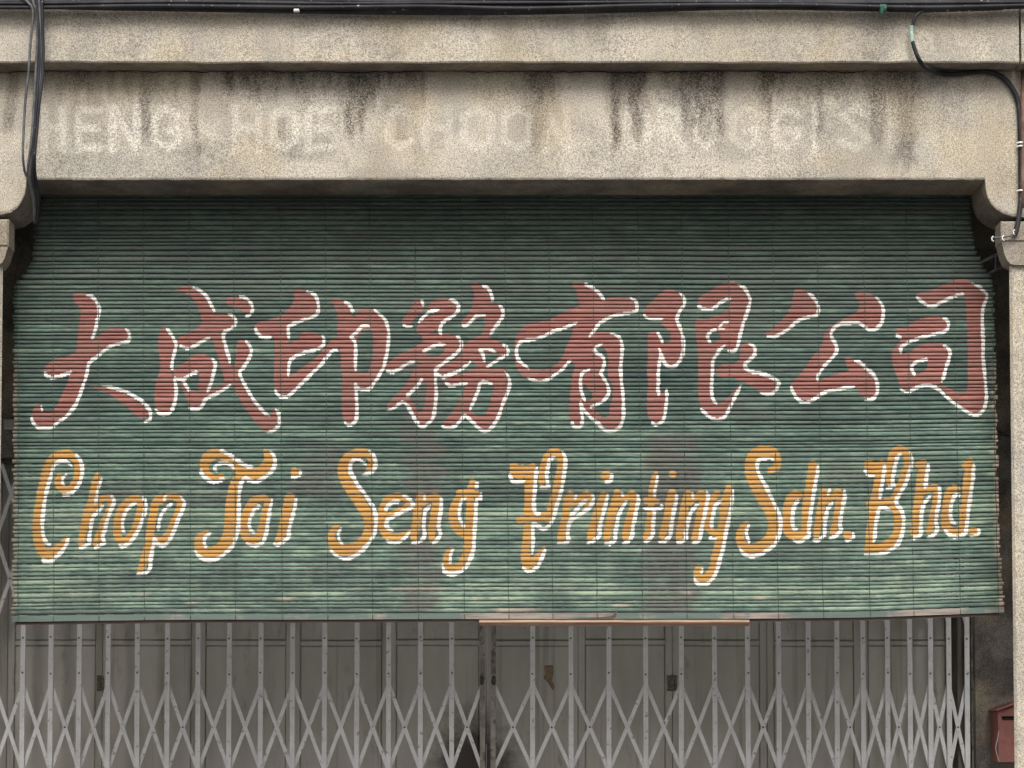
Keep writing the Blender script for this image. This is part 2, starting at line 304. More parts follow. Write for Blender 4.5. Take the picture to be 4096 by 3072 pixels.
# --- painted lettering, digitised from the photograph: view letter, kind, points -----------------
# kinds: R red fill, O orange brush line (x,y,r), G gap that stays green (fill), g gap line (x,y,r), W white brush line
VIEWS = {'A': (0, 1050), 'B': (1000, 1050), 'C': (2000, 1050), 'D': (2996, 1050),
         'E': (0, 1750), 'F': (1000, 1750), 'G': (2000, 1750), 'H': (2996, 1750)}
PAINT = """
A R 585,260 625,243 675,245 720,275 760,325 785,390 775,440 757,490 745,560 728,620 720,720 705,800 690,850 680,900 660,950 650,1000 630,1050 600,1110 570,1160 530,1210 480,1260 430,1300 380,1315 310,1310 270,1270 255,1220 262,1180 290,1140 320,1135 335,1160 340,1195 370,1200 410,1195 450,1150 490,1070 520,1010 545,950 565,880 590,790 610,700 620,620 630,540 640,460 645,400 635,360 600,320
A R 360,870 365,830 420,790 490,765 570,740 640,700 720,650 790,590 850,545 920,530 990,530 1025,560 1030,600 1005,630 950,645 890,660 830,700 790,740 740,780 700,815 640,845 580,870 530,890 470,905 400,900
A R 720,990 770,985 830,995 900,1010 960,1035 1030,1070 1090,1105 1150,1140 1185,1180 1195,1220 1170,1250 1120,1250 1070,1205 1010,1150 940,1100 880,1060 820,1030 765,1010
A W 700,265 740,275 770,310 793,360 795,410 780,470 768,530 752,580 735,615
A W 1010,535 1035,560 1040,600 1030,635 980,648 900,668 850,700 800,740 740,785 712,815 700,870 690,920 672,970 655,1020 635,1080 605,1140 570,1190 520,1240 460,1285 420,1320 370,1330 310,1325 270,1290 255,1255 255,1230
A W 360,885 375,910 420,925 480,912 530,895 570,880
A W8 330,1145 340,1185
A W 825,990 880,1000 950,1020 1010,1035 1070,1070 1130,1105 1170,1145 1200,1180 1210,1220 1200,1265 1155,1280
A R 1310,515 1340,525 1370,580 1400,640 1410,690 1395,730 1380,800 1370,860 1390,920 1400,980 1405,1050 1400,1110 1385,1160 1350,1195 1300,1195 1255,1170 1240,1120 1240,1060 1245,1000 1260,930 1285,860 1285,800 1275,720 1270,650 1280,570
A R 1430,225 1445,200 1540,195 1600,230 1650,290 1690,350 1720,410 1650,480 1620,460 1600,390 1570,330 1535,275 1480,250
A R 1420,640 1440,600 1500,575 1560,545 1610,500 1630,450 1680,410 1780,405 1850,420 1885,465 1870,505 1800,545 1740,575 1680,605 1610,640 1560,675 1490,685 1440,675
A R 1700,590 1770,570 1790,640 1815,720 1845,800 1880,860 1915,890 1925,940 1955,1000 1990,1060 2030,1120 2080,1180 2140,1230 2180,1215 2195,1175 2215,1190 2232,1250 2215,1310 2165,1355 2110,1345 2060,1295 2010,1230 1960,1160 1920,1090 1885,1020 1850,960 1800,920 1780,860 1760,790 1740,720 1715,650
A R 1390,900 1400,850 1450,830 1500,790 1550,750 1620,735 1680,755 1715,790 1725,850 1710,920 1690,980 1665,1040 1610,1040 1590,1000 1600,940 1595,880 1540,890 1490,920 1440,930
A R 1905,650 1930,620 1970,625 2005,660 2025,730 2000,790 1960,840 1920,885 1870,960 1800,1000 1720,1050 1650,1095 1630,1140 1590,1175 1540,1175 1515,1130 1490,1075 1460,1010 1445,960 1480,965 1520,1010 1560,1030 1660,1030 1740,1000 1800,960 1800,900 1860,860 1890,800 1900,720
A R 1815,320 1830,285 1890,275 1960,285 2010,320 2030,370 2010,405 1960,400 1900,370 1840,350
A W 1550,205 1590,215 1620,240 1650,265 1680,310 1700,350 1720,395
A W13 1920,275 1970,285 2010,320 2028,360 2025,400 1995,430 1975,435
A W 1830,410 1865,425 1890,465 1885,505 1840,540 1800,565 1795,610 1810,660 1825,720 1840,770 1850,805
A W14 1340,530 1370,570 1400,620 1415,660 1405,710 1390,770 1380,830 1385,865
A W14 1445,670 1480,685 1530,685 1590,655 1640,625 1685,605
A W 1705,775 1730,810 1720,870 1705,940 1685,1000 1665,1035
A W14 1395,925 1440,935 1490,925 1540,895 1590,882
A W 1400,930 1410,980 1415,1040 1410,1100 1395,1150 1370,1200 1320,1220 1280,1210 1250,1180
A W14 1470,950 1490,985 1520,1030
A W 1850,985 1800,1020 1740,1055 1680,1085 1645,1110 1625,1150 1590,1180 1545,1180 1520,1165
A W 1975,635 2005,670 2020,720 1995,780 1960,840 1925,885 1945,940 1975,1000 2010,1060 2050,1120 2090,1170 2130,1210 2165,1230
B W14 205,1180 230,1220 235,1270 230,1310 190,1350 140,1370
B R 355,225 400,218 460,240 520,280 545,330 540,390 500,430 420,460 340,490 300,510 290,560 250,590 170,600 90,595 45,560 35,510 60,485 130,465 200,445 270,410 320,360 350,300
B R 200,590 300,560 310,640 300,700 310,760 300,830 295,900 340,900 400,860 460,815 530,760 590,700 640,640 690,600 730,640 700,700 650,725 590,785 530,850 470,920 410,975 350,1030 300,1060 240,1060 200,1020 190,950 190,850 195,750 195,650
B R 290,690 330,650 390,610 400,575 450,560 520,570 590,595 600,640 570,680 500,705 430,720 360,750 310,790
B R 650,300 700,290 760,310 800,345 820,400 830,450 870,390 930,365 1000,385 1060,430 1095,490 1115,560 1110,640 1100,720 1080,790 1065,850 1040,900 1000,960 970,1000 900,1010 850,990 845,1060 860,1130 860,1200 850,1270 810,1290 760,1280 740,1230 735,1150 735,1060 740,960 730,860 725,760 720,660 700,560 700,460 690,380 660,330
B G 860,620 900,560 960,540 985,580 985,680 985,760 965,830 940,890 870,890 850,840 855,740 850,660
B W 455,235 500,250 530,275 545,320 550,360 540,410 500,440 430,465 360,490 310,515 305,560 312,620
B W 40,530 55,565 95,598 170,602
B W 580,590 595,620 590,660 550,690 490,712 420,730 360,755 320,790 310,840 305,910
B W 705,708 660,712 610,770 560,830 510,880 460,930 410,980 350,1040 300,1080 250,1085 215,1060 200,1025
B W 760,315 800,345 825,395
B W 1000,385 1050,425 1085,465 1105,520 1115,580 1108,660 1100,730 1085,790 1070,850 1030,920 990,980 960,1020 900,1025 860,1015 845,985 850,1040 855,1120 858,1200 850,1270 810,1310 775,1305 755,1280
B W 960,512 900,515 860,560 815,600 840,640 848,720 845,800 850,870
B R 1335,300 1385,300 1400,340 1390,380 1340,430 1300,480 1260,515 1225,495 1230,450 1270,400 1300,350
B R 1430,350 1470,310 1540,290 1620,300 1670,330 1680,380 1650,430 1600,460 1550,490 1520,530 1450,560 1390,580 1340,560 1350,500 1400,450 1450,430 1500,400 1440,390
B R 1380,600 1420,570 1500,570 1600,575 1660,600 1695,640 1690,700 1640,740 1580,790 1520,840 1480,870 1430,860 1400,830 1340,800 1280,810 1220,840 1150,870 1100,870 1090,830 1130,790 1200,740 1290,700 1350,660 1390,640
B G 1410,735 1480,695 1560,690 1540,740 1480,760
B R 1340,840 1420,830 1480,880 1490,960 1490,1060 1490,1150 1480,1220 1450,1280 1400,1320 1350,1300 1320,1240 1290,1180 1250,1130 1220,1120 1180,1150 1130,1180 1095,1170 1110,1130 1150,1090 1210,1030 1250,980 1290,920
B G 1400,960 1420,1000 1410,1090 1395,1170 1360,1200 1330,1160 1290,1110 1280,1070 1340,1010
B R 1775,175 1830,170 1890,190 1930,240 1945,300 1950,330 2000,345 2040,390 2045,440 2010,490 1980,530 1940,580 1920,600 1850,600 1880,530 1890,470 1850,440 1800,470 1760,500 1710,510 1700,470 1750,420 1780,360 1790,310 1800,260
B R 1720,660 1780,620 1850,590 1930,610 2000,640 2050,680 2060,720 2030,760 1960,800 1900,840 1880,860 1830,840 1780,800 1720,830 1650,870 1580,900 1530,900 1500,880 1540,850 1620,800 1700,740 1700,700
B G 1890,740 1960,735 2010,745 1960,785 1900,815
B R 1560,930 1640,910 1720,890 1790,860 1860,840 1960,850 2040,860 2070,890 2080,950 2080,1040 2060,1120 2030,1200 2000,1270 1950,1330 1900,1350 1840,1330 1800,1290 1750,1250 1710,1240 1660,1290 1610,1325 1550,1320 1560,1280 1610,1220 1660,1150 1690,1090 1720,1020 1730,980 1660,985 1600,980 1565,960
B G 1850,985 1940,985 1960,1010 1940,1080 1920,1150 1890,1220 1850,1235 1790,1210 1760,1180 1800,1100 1830,1030
B W12 1378,300 1390,345
B W13 1510,385 1450,395 1400,430 1355,480
B W10 1230,500 1260,515 1300,512
B W 1600,300 1640,310 1670,345 1668,390 1630,430 1570,465 1535,505 1525,545 1535,585
B W 1660,595 1690,625 1695,680 1660,730 1600,780 1540,825 1490,870 1490,920
B W14 1565,660 1500,665 1440,690 1390,720
B W14 1320,800 1260,820 1200,860 1140,885 1095,875
B W 1770,800 1740,830 1680,875 1620,900 1550,925 1500,905 1490,960 1495,1040 1490,1120 1480,1200 1460,1270 1410,1315 1370,1325 1340,1290 1310,1240 1280,1180 1240,1130 1210,1130 1160,1170 1100,1195
B W 1380,935 1340,1000 1290,1050 1260,1080
B W 1870,185 1915,215 1940,265 1948,310
B W 2000,345 2030,385 2030,430 2005,475 1970,520 1930,580
B W13 1890,425 1820,430 1780,470 1740,505 1700,505
B W13 2030,655 2065,690 2070,730 2030,765 1960,805 1900,850
B W13 1970,722 1920,700 1850,705 1870,740 1885,795
B W14 1740,975 1680,985 1610,995 1570,970
B W 2050,885 2080,930 2085,990 2065,1060 2030,1140 2005,1210 1970,1290 1930,1340 1880,1360 1820,1320 1770,1270 1725,1235 1680,1290 1630,1330 1570,1335 1540,1315
B W 1940,980 1890,960 1850,975 1830,1040 1800,1110 1765,1190
C R 575,165 640,160 700,180 760,225 820,270 845,310 800,420 760,500 640,520 620,480 640,400 630,320 610,240
C R 400,470 460,430 540,390 640,350 740,330 840,300 920,280 1020,280 1090,310 1110,360 1090,400 1000,415 920,430 850,460 790,500 740,560 700,600 620,580 600,520 500,520
C R 400,470 300,485 200,510 150,560 120,620 112,700 115,780 130,850 170,910 230,945 310,955 390,935 450,900 510,850 560,800 620,740 640,640 560,640 520,720 480,790 430,835 370,860 290,870 220,850 160,800 130,730 140,660 180,625 270,620 350,590 450,550 560,510
C R 610,500 740,560 830,560 900,570 960,610 985,680 985,780 970,880 975,980 990,1080 1000,1180 1000,1260 970,1310 910,1345 850,1330 790,1280 730,1240 690,1190 660,1200 660,1290 610,1320 570,1280 555,1220 560,1120 565,1000 580,900 600,840 560,780 520,700 560,620
C G 770,700 830,690 860,740 870,800 860,870 870,930 900,1000 900,1080 880,1160 870,1230 820,1250 780,1200 760,1170 840,1120 885,1050 870,990 830,940 815,890 835,830 845,790 800,745
C G 670,980 700,1010 740,1050 730,1100 690,1110 665,1060
C W 680,175 740,205 790,245 835,300
C W 1045,285 1085,310 1100,350 1095,390 1040,410 960,420 900,435 850,460 790,500 760,545 715,600
C W 610,490 550,515 480,540 420,560 360,590 280,620 190,630 145,660 130,720 145,780 190,825 225,855
C W12 215,925 260,945 320,958 390,938 440,905 500,860 540,815 565,790
C W 890,575 940,595 970,630 980,700 972,790 968,880 975,970 985,1060 990,1150 990,1230 970,1310 930,1350 880,1360 830,1345 790,1300 740,1260 700,1220 670,1180 645,1120
C W 645,1120 655,1200 660,1280 640,1325 600,1325 570,1280
C W14 820,655 760,695 770,725 820,760 838,810 820,870 810,900 850,960 872,1020 865,1070 820,1120 770,1145 725,1165
C W14 715,865 660,890 645,950 650,1030 665,1080 680,1110
C R 1165,370 1200,330 1260,270 1310,230 1370,215 1430,240 1470,280 1475,340 1450,390 1420,430 1410,480 1440,520 1465,580 1475,650 1475,720 1460,790 1420,830 1370,840 1320,820 1300,780 1270,850 1270,950 1285,1020 1290,1060 1330,1030 1345,1080 1335,1150 1325,1220 1300,1270 1250,1300 1200,1260 1180,1190 1180,1080 1185,980 1180,880 1185,780 1185,680 1185,590 1220,555 1270,570 1300,620 1320,650 1360,640 1370,590 1340,540 1300,500 1290,460 1240,450 1180,440 1155,420
C R 1590,330 1600,280 1660,245 1740,195 1800,165 1870,155 1920,175 1980,230 2010,290 2005,350 1985,420 1960,490 1940,560 1920,640 1900,700 1850,720 1810,690 1760,720 1720,780 1705,860 1700,950 1700,1040 1700,1100 1740,1140 1800,1120 1850,1070 1900,1010 1930,990 1870,1130 1840,1190 1810,1240 1750,1260 1690,1250 1630,1190 1600,1130 1590,1040 1590,940 1590,840 1590,740 1580,640 1570,540 1565,470 1600,455 1680,450 1760,420 1830,380 1850,320 1800,310 1740,340 1680,365 1620,360
C G 1700,560 1750,560 1770,600 1740,640 1690,650 1680,600
C R 1930,700 1940,660 1990,645 2040,670 2050,720 2020,770 1970,810 1950,840 2000,870 2080,890 2160,910 2220,930 2215,990 2190,1040 2110,1055 2040,1010 1960,970 1900,940 1830,930 1760,920 1730,870 1780,830 1860,820 1920,790 1925,740
C W 1440,245 1470,280 1480,330 1460,370 1435,410 1420,455 1430,495 1455,550 1468,610 1472,680 1468,740 1440,800 1390,845 1350,840 1320,810 1300,770 1285,720 1275,690
C W10 1155,415 1175,445 1230,458 1305,455
C W12 1265,570 1285,610 1305,650
C W 1290,740 1280,800 1272,880 1270,960 1268,1030 1275,1070
C W13 1335,1020 1340,1090 1330,1160 1322,1230 1300,1285 1250,1310 1215,1290
C W 1910,175 1950,195 1985,240 2008,300 1995,370 1975,430 1955,490 1935,560 1920,620 1905,680 1870,725 1830,710
C W 1590,345 1620,370 1680,378 1730,360 1780,315 1850,292
C W10 1840,480 1790,490 1760,525 1800,535
C W13 1735,535 1685,565 1665,600 1685,645
C W 1805,670 1770,700 1735,750 1710,800 1705,880 1700,960 1698,1040 1710,1105 1740,1140
C W 2000,655 2040,680 2045,740 2010,785 1965,830 2000,875 2070,890 2130,905 2200,930
D W 0,885 80,895 150,920 210,945 235,970 225,1010 190,1055 140,1065 90,1055
C W 1935,995 1900,1060 1870,1120 1840,1180 1810,1240 1760,1270 1700,1260 1650,1220 1615,1180
D R 365,220 420,210 470,250 520,310 545,370 540,410 490,430 420,450 370,480 320,530 270,565 210,595 140,590 130,575 180,540 230,490 290,430 330,370 345,300
D R 850,245 910,235 980,260 1030,300 1060,360 1075,420 1060,480 1020,520 970,530 930,510 880,490 800,480 740,490 690,520 660,560 660,620 690,670 700,720 680,770 640,810 600,850 570,900 560,950 650,920 740,890 800,880 780,840 770,780 800,770 850,795 910,840 960,870 1000,920 1030,970 1030,1030 1010,1090 950,1100 900,1080 870,1030 820,1010 740,1020 650,1035 580,1055 520,1090 460,1115 400,1090 350,1040 335,980 370,940 420,890 460,830 500,770 560,700 590,640 600,580 640,530 690,490 760,450 830,420 880,380 880,320 855,290
D W 470,245 510,280 545,330 555,375 540,425 480,440 420,455 370,485 320,530 260,570 200,598 145,598
D W 1015,280 1050,320 1075,370 1075,430 1060,490 1020,535 970,545 930,520 880,490 800,487 730,495 680,530 655,575 670,620 695,670 700,720 670,770 620,820 580,870 550,920 550,960
D W 850,800 900,820 950,870 990,900 1020,950 1030,1010 1020,1070 980,1110 930,1115
D W 845,1005 780,1015 700,1030 620,1045 550,1085 490,1120 430,1130 380,1095 345,1040 335,1000
D R 1340,265 1400,245 1490,215 1570,180 1640,150 1720,135 1780,160 1840,200 1890,250 1900,290 1880,340 1875,420 1875,520 1875,620 1870,720 1870,820 1885,920 1895,1020 1900,1100 1880,1170 1840,1220 1790,1230 1740,1200 1680,1150 1630,1120 1590,1080 1550,1030 1530,990 1600,1020 1680,1060 1740,1050 1755,980 1755,860 1755,720 1750,580 1745,440 1735,330 1720,270 1650,270 1590,300 1530,330 1470,350 1410,330 1370,300
D R 1180,570 1190,530 1260,520 1310,490 1370,460 1450,440 1540,440 1590,480 1600,520 1560,560 1490,585 1420,600 1350,620 1280,650 1240,690 1215,740 1290,730 1340,690 1420,660 1500,650 1570,670 1610,710 1610,770 1590,840 1570,910 1550,970 1500,1000 1430,990 1360,1000 1300,1035 1250,1030 1210,1000 1190,940 1165,870 1145,800 1145,740 1165,690 1210,640 1225,610 1190,600
D G 1310,850 1350,830 1430,810 1420,860 1390,890 1340,900 1315,880
D W 1790,175 1830,190 1880,230 1910,280 1890,340 1875,400 1873,500 1878,600 1878,700 1880,800 1890,890 1898,990 1905,1080 1895,1170 1870,1220 1830,1245 1780,1235 1720,1200 1650,1150 1590,1100 1540,1050 1490,1015 1440,1000 1380,1005 1320,1030 1280,1055 1240,1045 1215,1025
D W 1345,280 1370,310 1420,345 1470,362 1540,330 1610,295 1660,275 1720,262
D W 1555,450 1590,475 1600,520 1570,560 1500,580 1420,600 1350,620 1280,650 1220,690 1220,735
D W14 1180,585 1215,612
D W 1560,675 1600,700 1612,750 1590,830 1570,900 1550,970
D W14 1430,785 1350,805 1310,840 1310,880 1330,910
E O 475,300,22 462,340,26 480,390,30 535,420,30 600,370,34 630,280,34 620,190,34 570,140,36 510,130,36 440,160,40 390,230,42 360,330,40 335,430,38 315,540,38 300,650,38 300,760,38 315,850,40 350,910,42 410,920,42 470,880,38 520,830,28 545,800,16
E W 610,140 645,180 660,240 655,310 630,380 590,430 540,455 500,455
E W 575,225 540,195 490,190 440,210 420,260 400,330 380,400 362,480 350,560 342,640 340,720 350,790 370,830 400,850
E W 550,800 530,850 500,900 450,950 410,985 370,988 335,965
E W12 535,290 505,320 500,355 515,380
E O 785,290,14 775,320,26 755,400,30 735,500,30 705,600,32 680,700,32 655,800,26 650,850,22
E O 720,620,22 760,560,24 820,490,28 880,480,28 890,530,26 860,620,26 820,700,28 785,800,26 770,845,22
E W13 815,330 800,380 785,430 775,490 765,525
E W 895,465 915,510 890,580 865,650 845,720 825,790 835,835 790,865 760,878
E W 830,540 790,590 750,630 735,680 725,740 715,800 720,835 680,865 640,878
E O 1085,480,28 1010,530,32 965,600,34 945,690,34 945,780,32 985,830,30 1040,800,30 1085,720,28 1115,620,28 1125,530,28 1085,480,28
E W 1145,480 1170,520 1165,590 1140,670 1110,740 1075,800 1030,850 980,870 960,855
E W14 1090,525 1050,545 1015,590 990,650 985,720 1000,765
E O 1290,470,26 1250,520,32 1235,600,32 1215,700,32 1200,790,32 1185,870,30 1165,950,30 1145,1020,32 1130,1070,30
E O 1290,510,28 1350,470,26 1420,480,32 1450,530,30 1430,610,32 1390,700,32 1350,780,32 1290,825,28 1230,800,20
E W12 1330,465 1320,500
E W 1455,475 1480,520 1465,580 1435,650 1405,730 1375,800 1330,860 1290,865 1255,840 1240,810 1235,850 1220,920 1210,980 1205,1040 1190,1075 1150,1095 1105,1097
E W14 1385,530 1340,560 1300,610 1280,670 1270,735
E O 1785,305,20 1720,325,30 1660,290,36 1640,230,36 1670,160,46 1740,130,44 1810,150,40 1880,210,44 1950,270,46 2040,290,44 2110,260,46 2150,200,40 2155,150,34 2130,110,16
E O 1910,320,26 1890,370,40 1870,460,44 1860,560,52 1855,660,52 1845,760,52 1810,850,50 1750,910,50 1670,930,46 1610,890,40 1590,830,30 1615,780,24 1670,755,12
E W 1770,105 1830,130 1880,165 1930,200 1990,232 2030,235
E W14 1885,250 1850,215 1790,205 1740,220 1725,250 1740,270
E W 1615,260 1630,305 1680,345 1740,352 1800,330
E W 2170,110 2200,150 2210,200 2190,260 2140,310 2070,350 2010,345 1970,330 1940,360 1925,430 1920,520 1920,620 1915,720 1900,790 1870,870 1810,930 1740,975 1660,985 1600,955 1570,910
E W14 1690,768 1650,800 1640,840 1655,880
E O 2120,480,28 2040,510,34 1990,590,36 1965,690,36 1970,780,36 2020,825,34 2080,790,30 2110,700,30 2130,600,30 2150,520,28 2120,480,28
E W 2185,500 2170,580 2155,660 2145,740 2130,800 2100,850 2040,870 1985,850
E W14 2095,550 2050,570 2025,620 2005,690 2015,740 2045,770
F O 318,480,40 300,560,38 275,680,38 250,780,36 225,830,28
F W 370,490 360,550 345,620 325,690 310,750 305,800 260,840 215,865 190,850
F O 355,275,32 375,285,32
F W12 405,265 400,300 365,320 335,320
F O 930,285,14 965,240,26 980,190,30 950,140,36 880,130,40 800,160,44 755,220,46 750,290,46 785,370,50 830,440,50 880,520,48 930,600,44 960,680,44 955,760,44 910,840,44 840,890,46 770,905,48 700,890,46 660,840,36 655,780,32 680,730,24 710,705,10
F W 955,110 995,150 1008,200 1000,250 960,285 900,302
F W 930,215 880,185 830,185 805,220 805,270 835,330 870,390 910,440 950,500 990,560 1008,620 1012,700 1000,770 965,830 920,890 860,940 790,975 720,965 670,930 645,900
F W12 730,725 710,770 715,820 745,865
F O 1100,640,24 1160,610,26 1230,580,28 1280,540,30 1250,490,30 1180,475,30 1110,500,36 1070,570,36 1060,660,34 1075,750,36 1130,810,36 1200,810,34 1260,775,20 1280,755,10
F W 1230,465 1280,500 1310,540 1280,575 1210,605 1150,640 1100,670 1100,720 1150,755
F W 1195,515 1150,520 1110,550 1090,590
F W14 1285,755 1250,805 1190,845 1130,845 1095,830
F O 1370,470,30 1350,560,34 1340,650,36 1325,750,34 1315,820,26
F O 1380,540,24 1430,500,26 1490,480,36 1490,560,30 1475,660,32 1460,760,30 1460,830,22
F W13 1405,455 1400,500
F W 1445,550 1410,590 1400,640 1395,720 1400,790 1370,835 1300,855
F W 1535,485 1535,560 1525,640 1515,720 1530,780 1500,830 1470,855
F O 1790,350,20 1780,400,36
F O 1680,450,26 1760,455,30 1820,460,26
F O 1690,480,36 1640,560,34 1630,660,34 1680,750,40 1750,780,36
F O 1770,480,30 1765,600,34 1760,720,36 1755,820,38 1745,920,38 1720,1000,38 1670,1060,36 1610,1060,34 1575,1000,28 1590,930,24 1620,900,12
F g 1725,540,14 1715,620,18 1728,680,10
F W14 1745,485 1700,510 1685,570 1680,640 1700,690 1720,725
F W 1825,365 1820,410
F W 1855,450 1850,490 1820,510 1815,580 1810,660 1805,740 1800,820 1795,900 1775,970 1740,1040 1690,1085 1620,1105 1565,1085 1545,1030
F W12 1635,900 1610,950 1610,1020
G O 110,235,34 130,290,44 200,280,44 260,235,26
G O 180,250,30 130,260,34
G O 240,300,40 230,400,36 230,500,36 225,600,40
G O 150,670,26 230,645,34 320,640,34 390,650,34
G O 215,720,32 212,800,32 205,900,36 205,980,40 220,1030,34 280,990,30 330,930,24 350,895,12
G O 330,370,24 335,300,26 350,220,28 385,150,34 440,120,34 480,160,28 485,240,30 470,340,34 450,440,34 420,540,34 395,640,34
G W 75,300 90,345 130,365 195,350
G W 295,245 285,320 280,400 272,480 270,560 280,605 320,615
G W 440,155 400,180 385,230 375,300 380,370 390,400 320,410
G W 495,115 520,160 520,240 510,330 495,410 475,480 450,560 430,640 400,700 350,740 310,720 265,695 262,760 262,840 258,940
G W 360,905 340,960 310,1030 270,1070 220,1080 180,1055
G O 560,470,34 530,530,30 530,600,30 510,700,32 490,790,32 485,830,28
G O 550,540,30 620,510,30 690,475,38 720,500,28 690,570,20
G W12 610,465 600,495
G W 740,460 750,500 720,560 660,610 600,650 560,680 545,740 540,800 550,830 520,855 460,860
G W 690,505 640,550 600,600 560,630
G O 830,470,32 800,560,36 770,660,36 740,760,36 720,820,26
G O 850,315,44 858,318,42
G W 865,460 850,530 830,600 810,680 795,750 800,790 760,830 700,860
G W 895,300 890,345 850,370
G O 940,450,30 920,540,34 890,640,34 870,740,34 855,820,26
G O 960,530,24 1010,490,26 1060,465,32 1075,500,28 1060,580,28 1030,680,30 1010,780,30 1005,820,24
G W13 980,455 985,480
G W 1015,515 980,570 955,620 940,690 925,770 920,830 880,860 840,860
G W 1100,460 1110,510 1095,580 1080,660 1065,730 1060,790 1030,840 985,860
G O 1250,290,14 1240,330,24 1225,400,28 1215,480,26 1210,560,28 1200,660,26 1185,760,26 1165,810,22
G O 1170,510,24 1260,515,20
G W13 1265,310 1255,380 1245,430 1240,480
G W13 1295,540 1285,575 1150,575
G W 1240,580 1235,650 1228,720 1225,780 1200,825 1160,845
G O 1380,450,34 1360,520,32 1345,620,30 1325,720,32 1300,800,26
G O 1380,300,28 1390,300,28
G W 1418,460 1410,530 1395,600 1380,680 1370,760 1365,800 1320,840 1275,845
G O 1510,460,30 1485,540,34 1470,640,34 1450,740,34 1435,820,24
G O 1530,530,22 1570,490,24 1620,460,30 1625,540,26 1600,640,28 1580,740,28 1555,820,24
G W12 1545,450 1550,490
G W 1590,540 1545,590 1520,640 1505,720 1490,780 1495,820 1450,845 1420,850
G W 1660,445 1670,490 1655,560 1640,640 1620,720 1610,790 1595,835 1545,855
G O 1840,400,26 1820,480,34 1800,580,34 1790,680,34 1775,780,36 1750,880,34 1730,960,34 1715,1040,34 1680,1110,34 1620,1140,32 1580,1100,28 1590,1055,22 1615,1040,10
G O 1740,460,30 1700,520,24 1680,620,26 1670,720,34 1720,770,30
G g 1755,560,12 1745,650,12 1730,720,6
G W 1870,430 1865,500 1855,570 1840,650 1825,720 1810,800 1795,880 1770,970 1750,1050 1720,1120 1670,1180 1610,1190 1570,1165 1560,1130
G W 1770,515 1730,550 1715,610 1700,680 1700,735
G W10 1625,1055 1615,1100
G W13 1735,820 1680,815
H O 160,270,20 215,250,28 225,190,32 190,130,42 120,115,42 50,130,44 10,190,44 10,270,44 30,350,46 70,430,48 120,520,48 165,600,44 190,690,42 185,770,44 150,840,46 80,890,46 10,905,44 -50,880,40 -75,820,34 -70,760,30 -45,710,20 -15,680,8
H W 190,180 140,170 90,180 62,215 65,270 90,320 120,380 155,450 190,520 220,580 245,640 250,720 240,780 215,850 160,905 90,945 20,962 -40,945 -80,895
H W13 0,700 -25,760 -15,820 0,850
H O 400,470,30 340,480,36 310,560,36 300,660,34 310,760,38 370,800,38 440,770,34 450,680,30
H O 510,230,36 505,300,38 490,400,40 470,500,38 450,600,34 445,700,30 440,780,30
H g 405,560,16 400,640,20 400,710,12
H W 550,235 545,300 530,370 520,440 508,520 495,600 485,680 478,760 480,800 430,835 390,850 350,830
H W 395,510 365,550 350,610 345,680 355,735 385,745
H O 600,440,26 590,500,32 570,600,30 555,700,30 540,790,26
H O 610,530,20 660,490,28 715,450,30 720,520,28 705,620,28 690,700,28 670,780,26
H W13 645,430 630,470
H W 670,535 630,580 615,640 605,720 600,790 560,835 510,835
H W 760,440 765,490 750,570 735,650 730,730 740,750 700,800 645,825
H O 785,795,32 795,797,32
H W12 835,780 835,820 790,845 770,835
H O 960,220,34 1000,255,44 1060,230,34
H O 950,245,26 960,265,28 1020,270,34
H O 1050,280,38 1035,370,36 1020,460,36 1000,540,36 990,640,34 975,740,34 965,840,34 950,910,28
H O 970,550,34 1060,535,30 1140,530,30
H O 1120,380,20 1115,300,24 1130,220,28 1160,140,34 1210,110,36 1260,140,32 1270,220,30 1250,310,34 1220,400,36 1180,480,36 1150,530,30
H O 1150,560,28 1190,620,34 1195,700,36 1190,780,36 1150,850,38 1080,890,36 1000,905,34 950,915,26
H W14 930,275 950,310 1000,318
H W 1090,230 1080,300 1070,370 1058,440 1050,500
H W 1215,145 1190,175 1175,230 1160,300 1150,370 1160,400 1105,425
H W 1290,125 1305,180 1300,240 1280,310 1255,390 1220,450 1180,520 1190,560 1220,600 1240,660 1238,730 1225,800 1195,870 1140,920 1060,950 930,955
H W 1130,600 1080,580 1045,590 1030,640 1015,710 1010,790 1000,855
H O 1400,210,24 1360,240,30 1390,250,26 1385,340,40 1370,420,36 1360,520,36 1345,620,34 1335,720,34 1320,790,28
H O 1390,460,30 1450,430,28 1500,430,30 1500,520,26 1480,620,26 1460,720,28 1445,780,24
H W 1438,230 1430,300 1420,370 1410,425
H W 1525,415 1530,460 1525,540 1510,620 1500,700 1510,760 1480,810 1430,830
H W 1455,490 1415,540 1390,600 1380,680 1378,760 1380,800 1340,825 1305,835
H O 1775,205,24 1740,250,32 1770,250,26 1755,350,34 1745,450,34 1735,550,30 1715,650,30 1705,740,30
H O 1680,440,20 1640,430,26 1600,480,34 1590,570,36 1580,670,36 1590,760,38 1650,790,36 1710,770,32
H g 1680,540,14 1672,610,20 1676,680,12
H W 1805,230 1800,300 1795,370 1785,440 1775,520 1762,600 1755,680 1745,750 1735,800 1680,830 1620,820 1575,775
H W 1690,495 1660,485 1635,530 1620,590 1615,650 1630,700 1660,725
H O 1797,785,34 1805,787,34
H W12 1840,770 1845,805 1800,832 1775,825
"""
ZS = 2212.0 / 1100.0
CV = 2.0                     # canvas cell in photo pixels
CW, CH, CY0 = 2048, 900, 700 # canvas size, first row
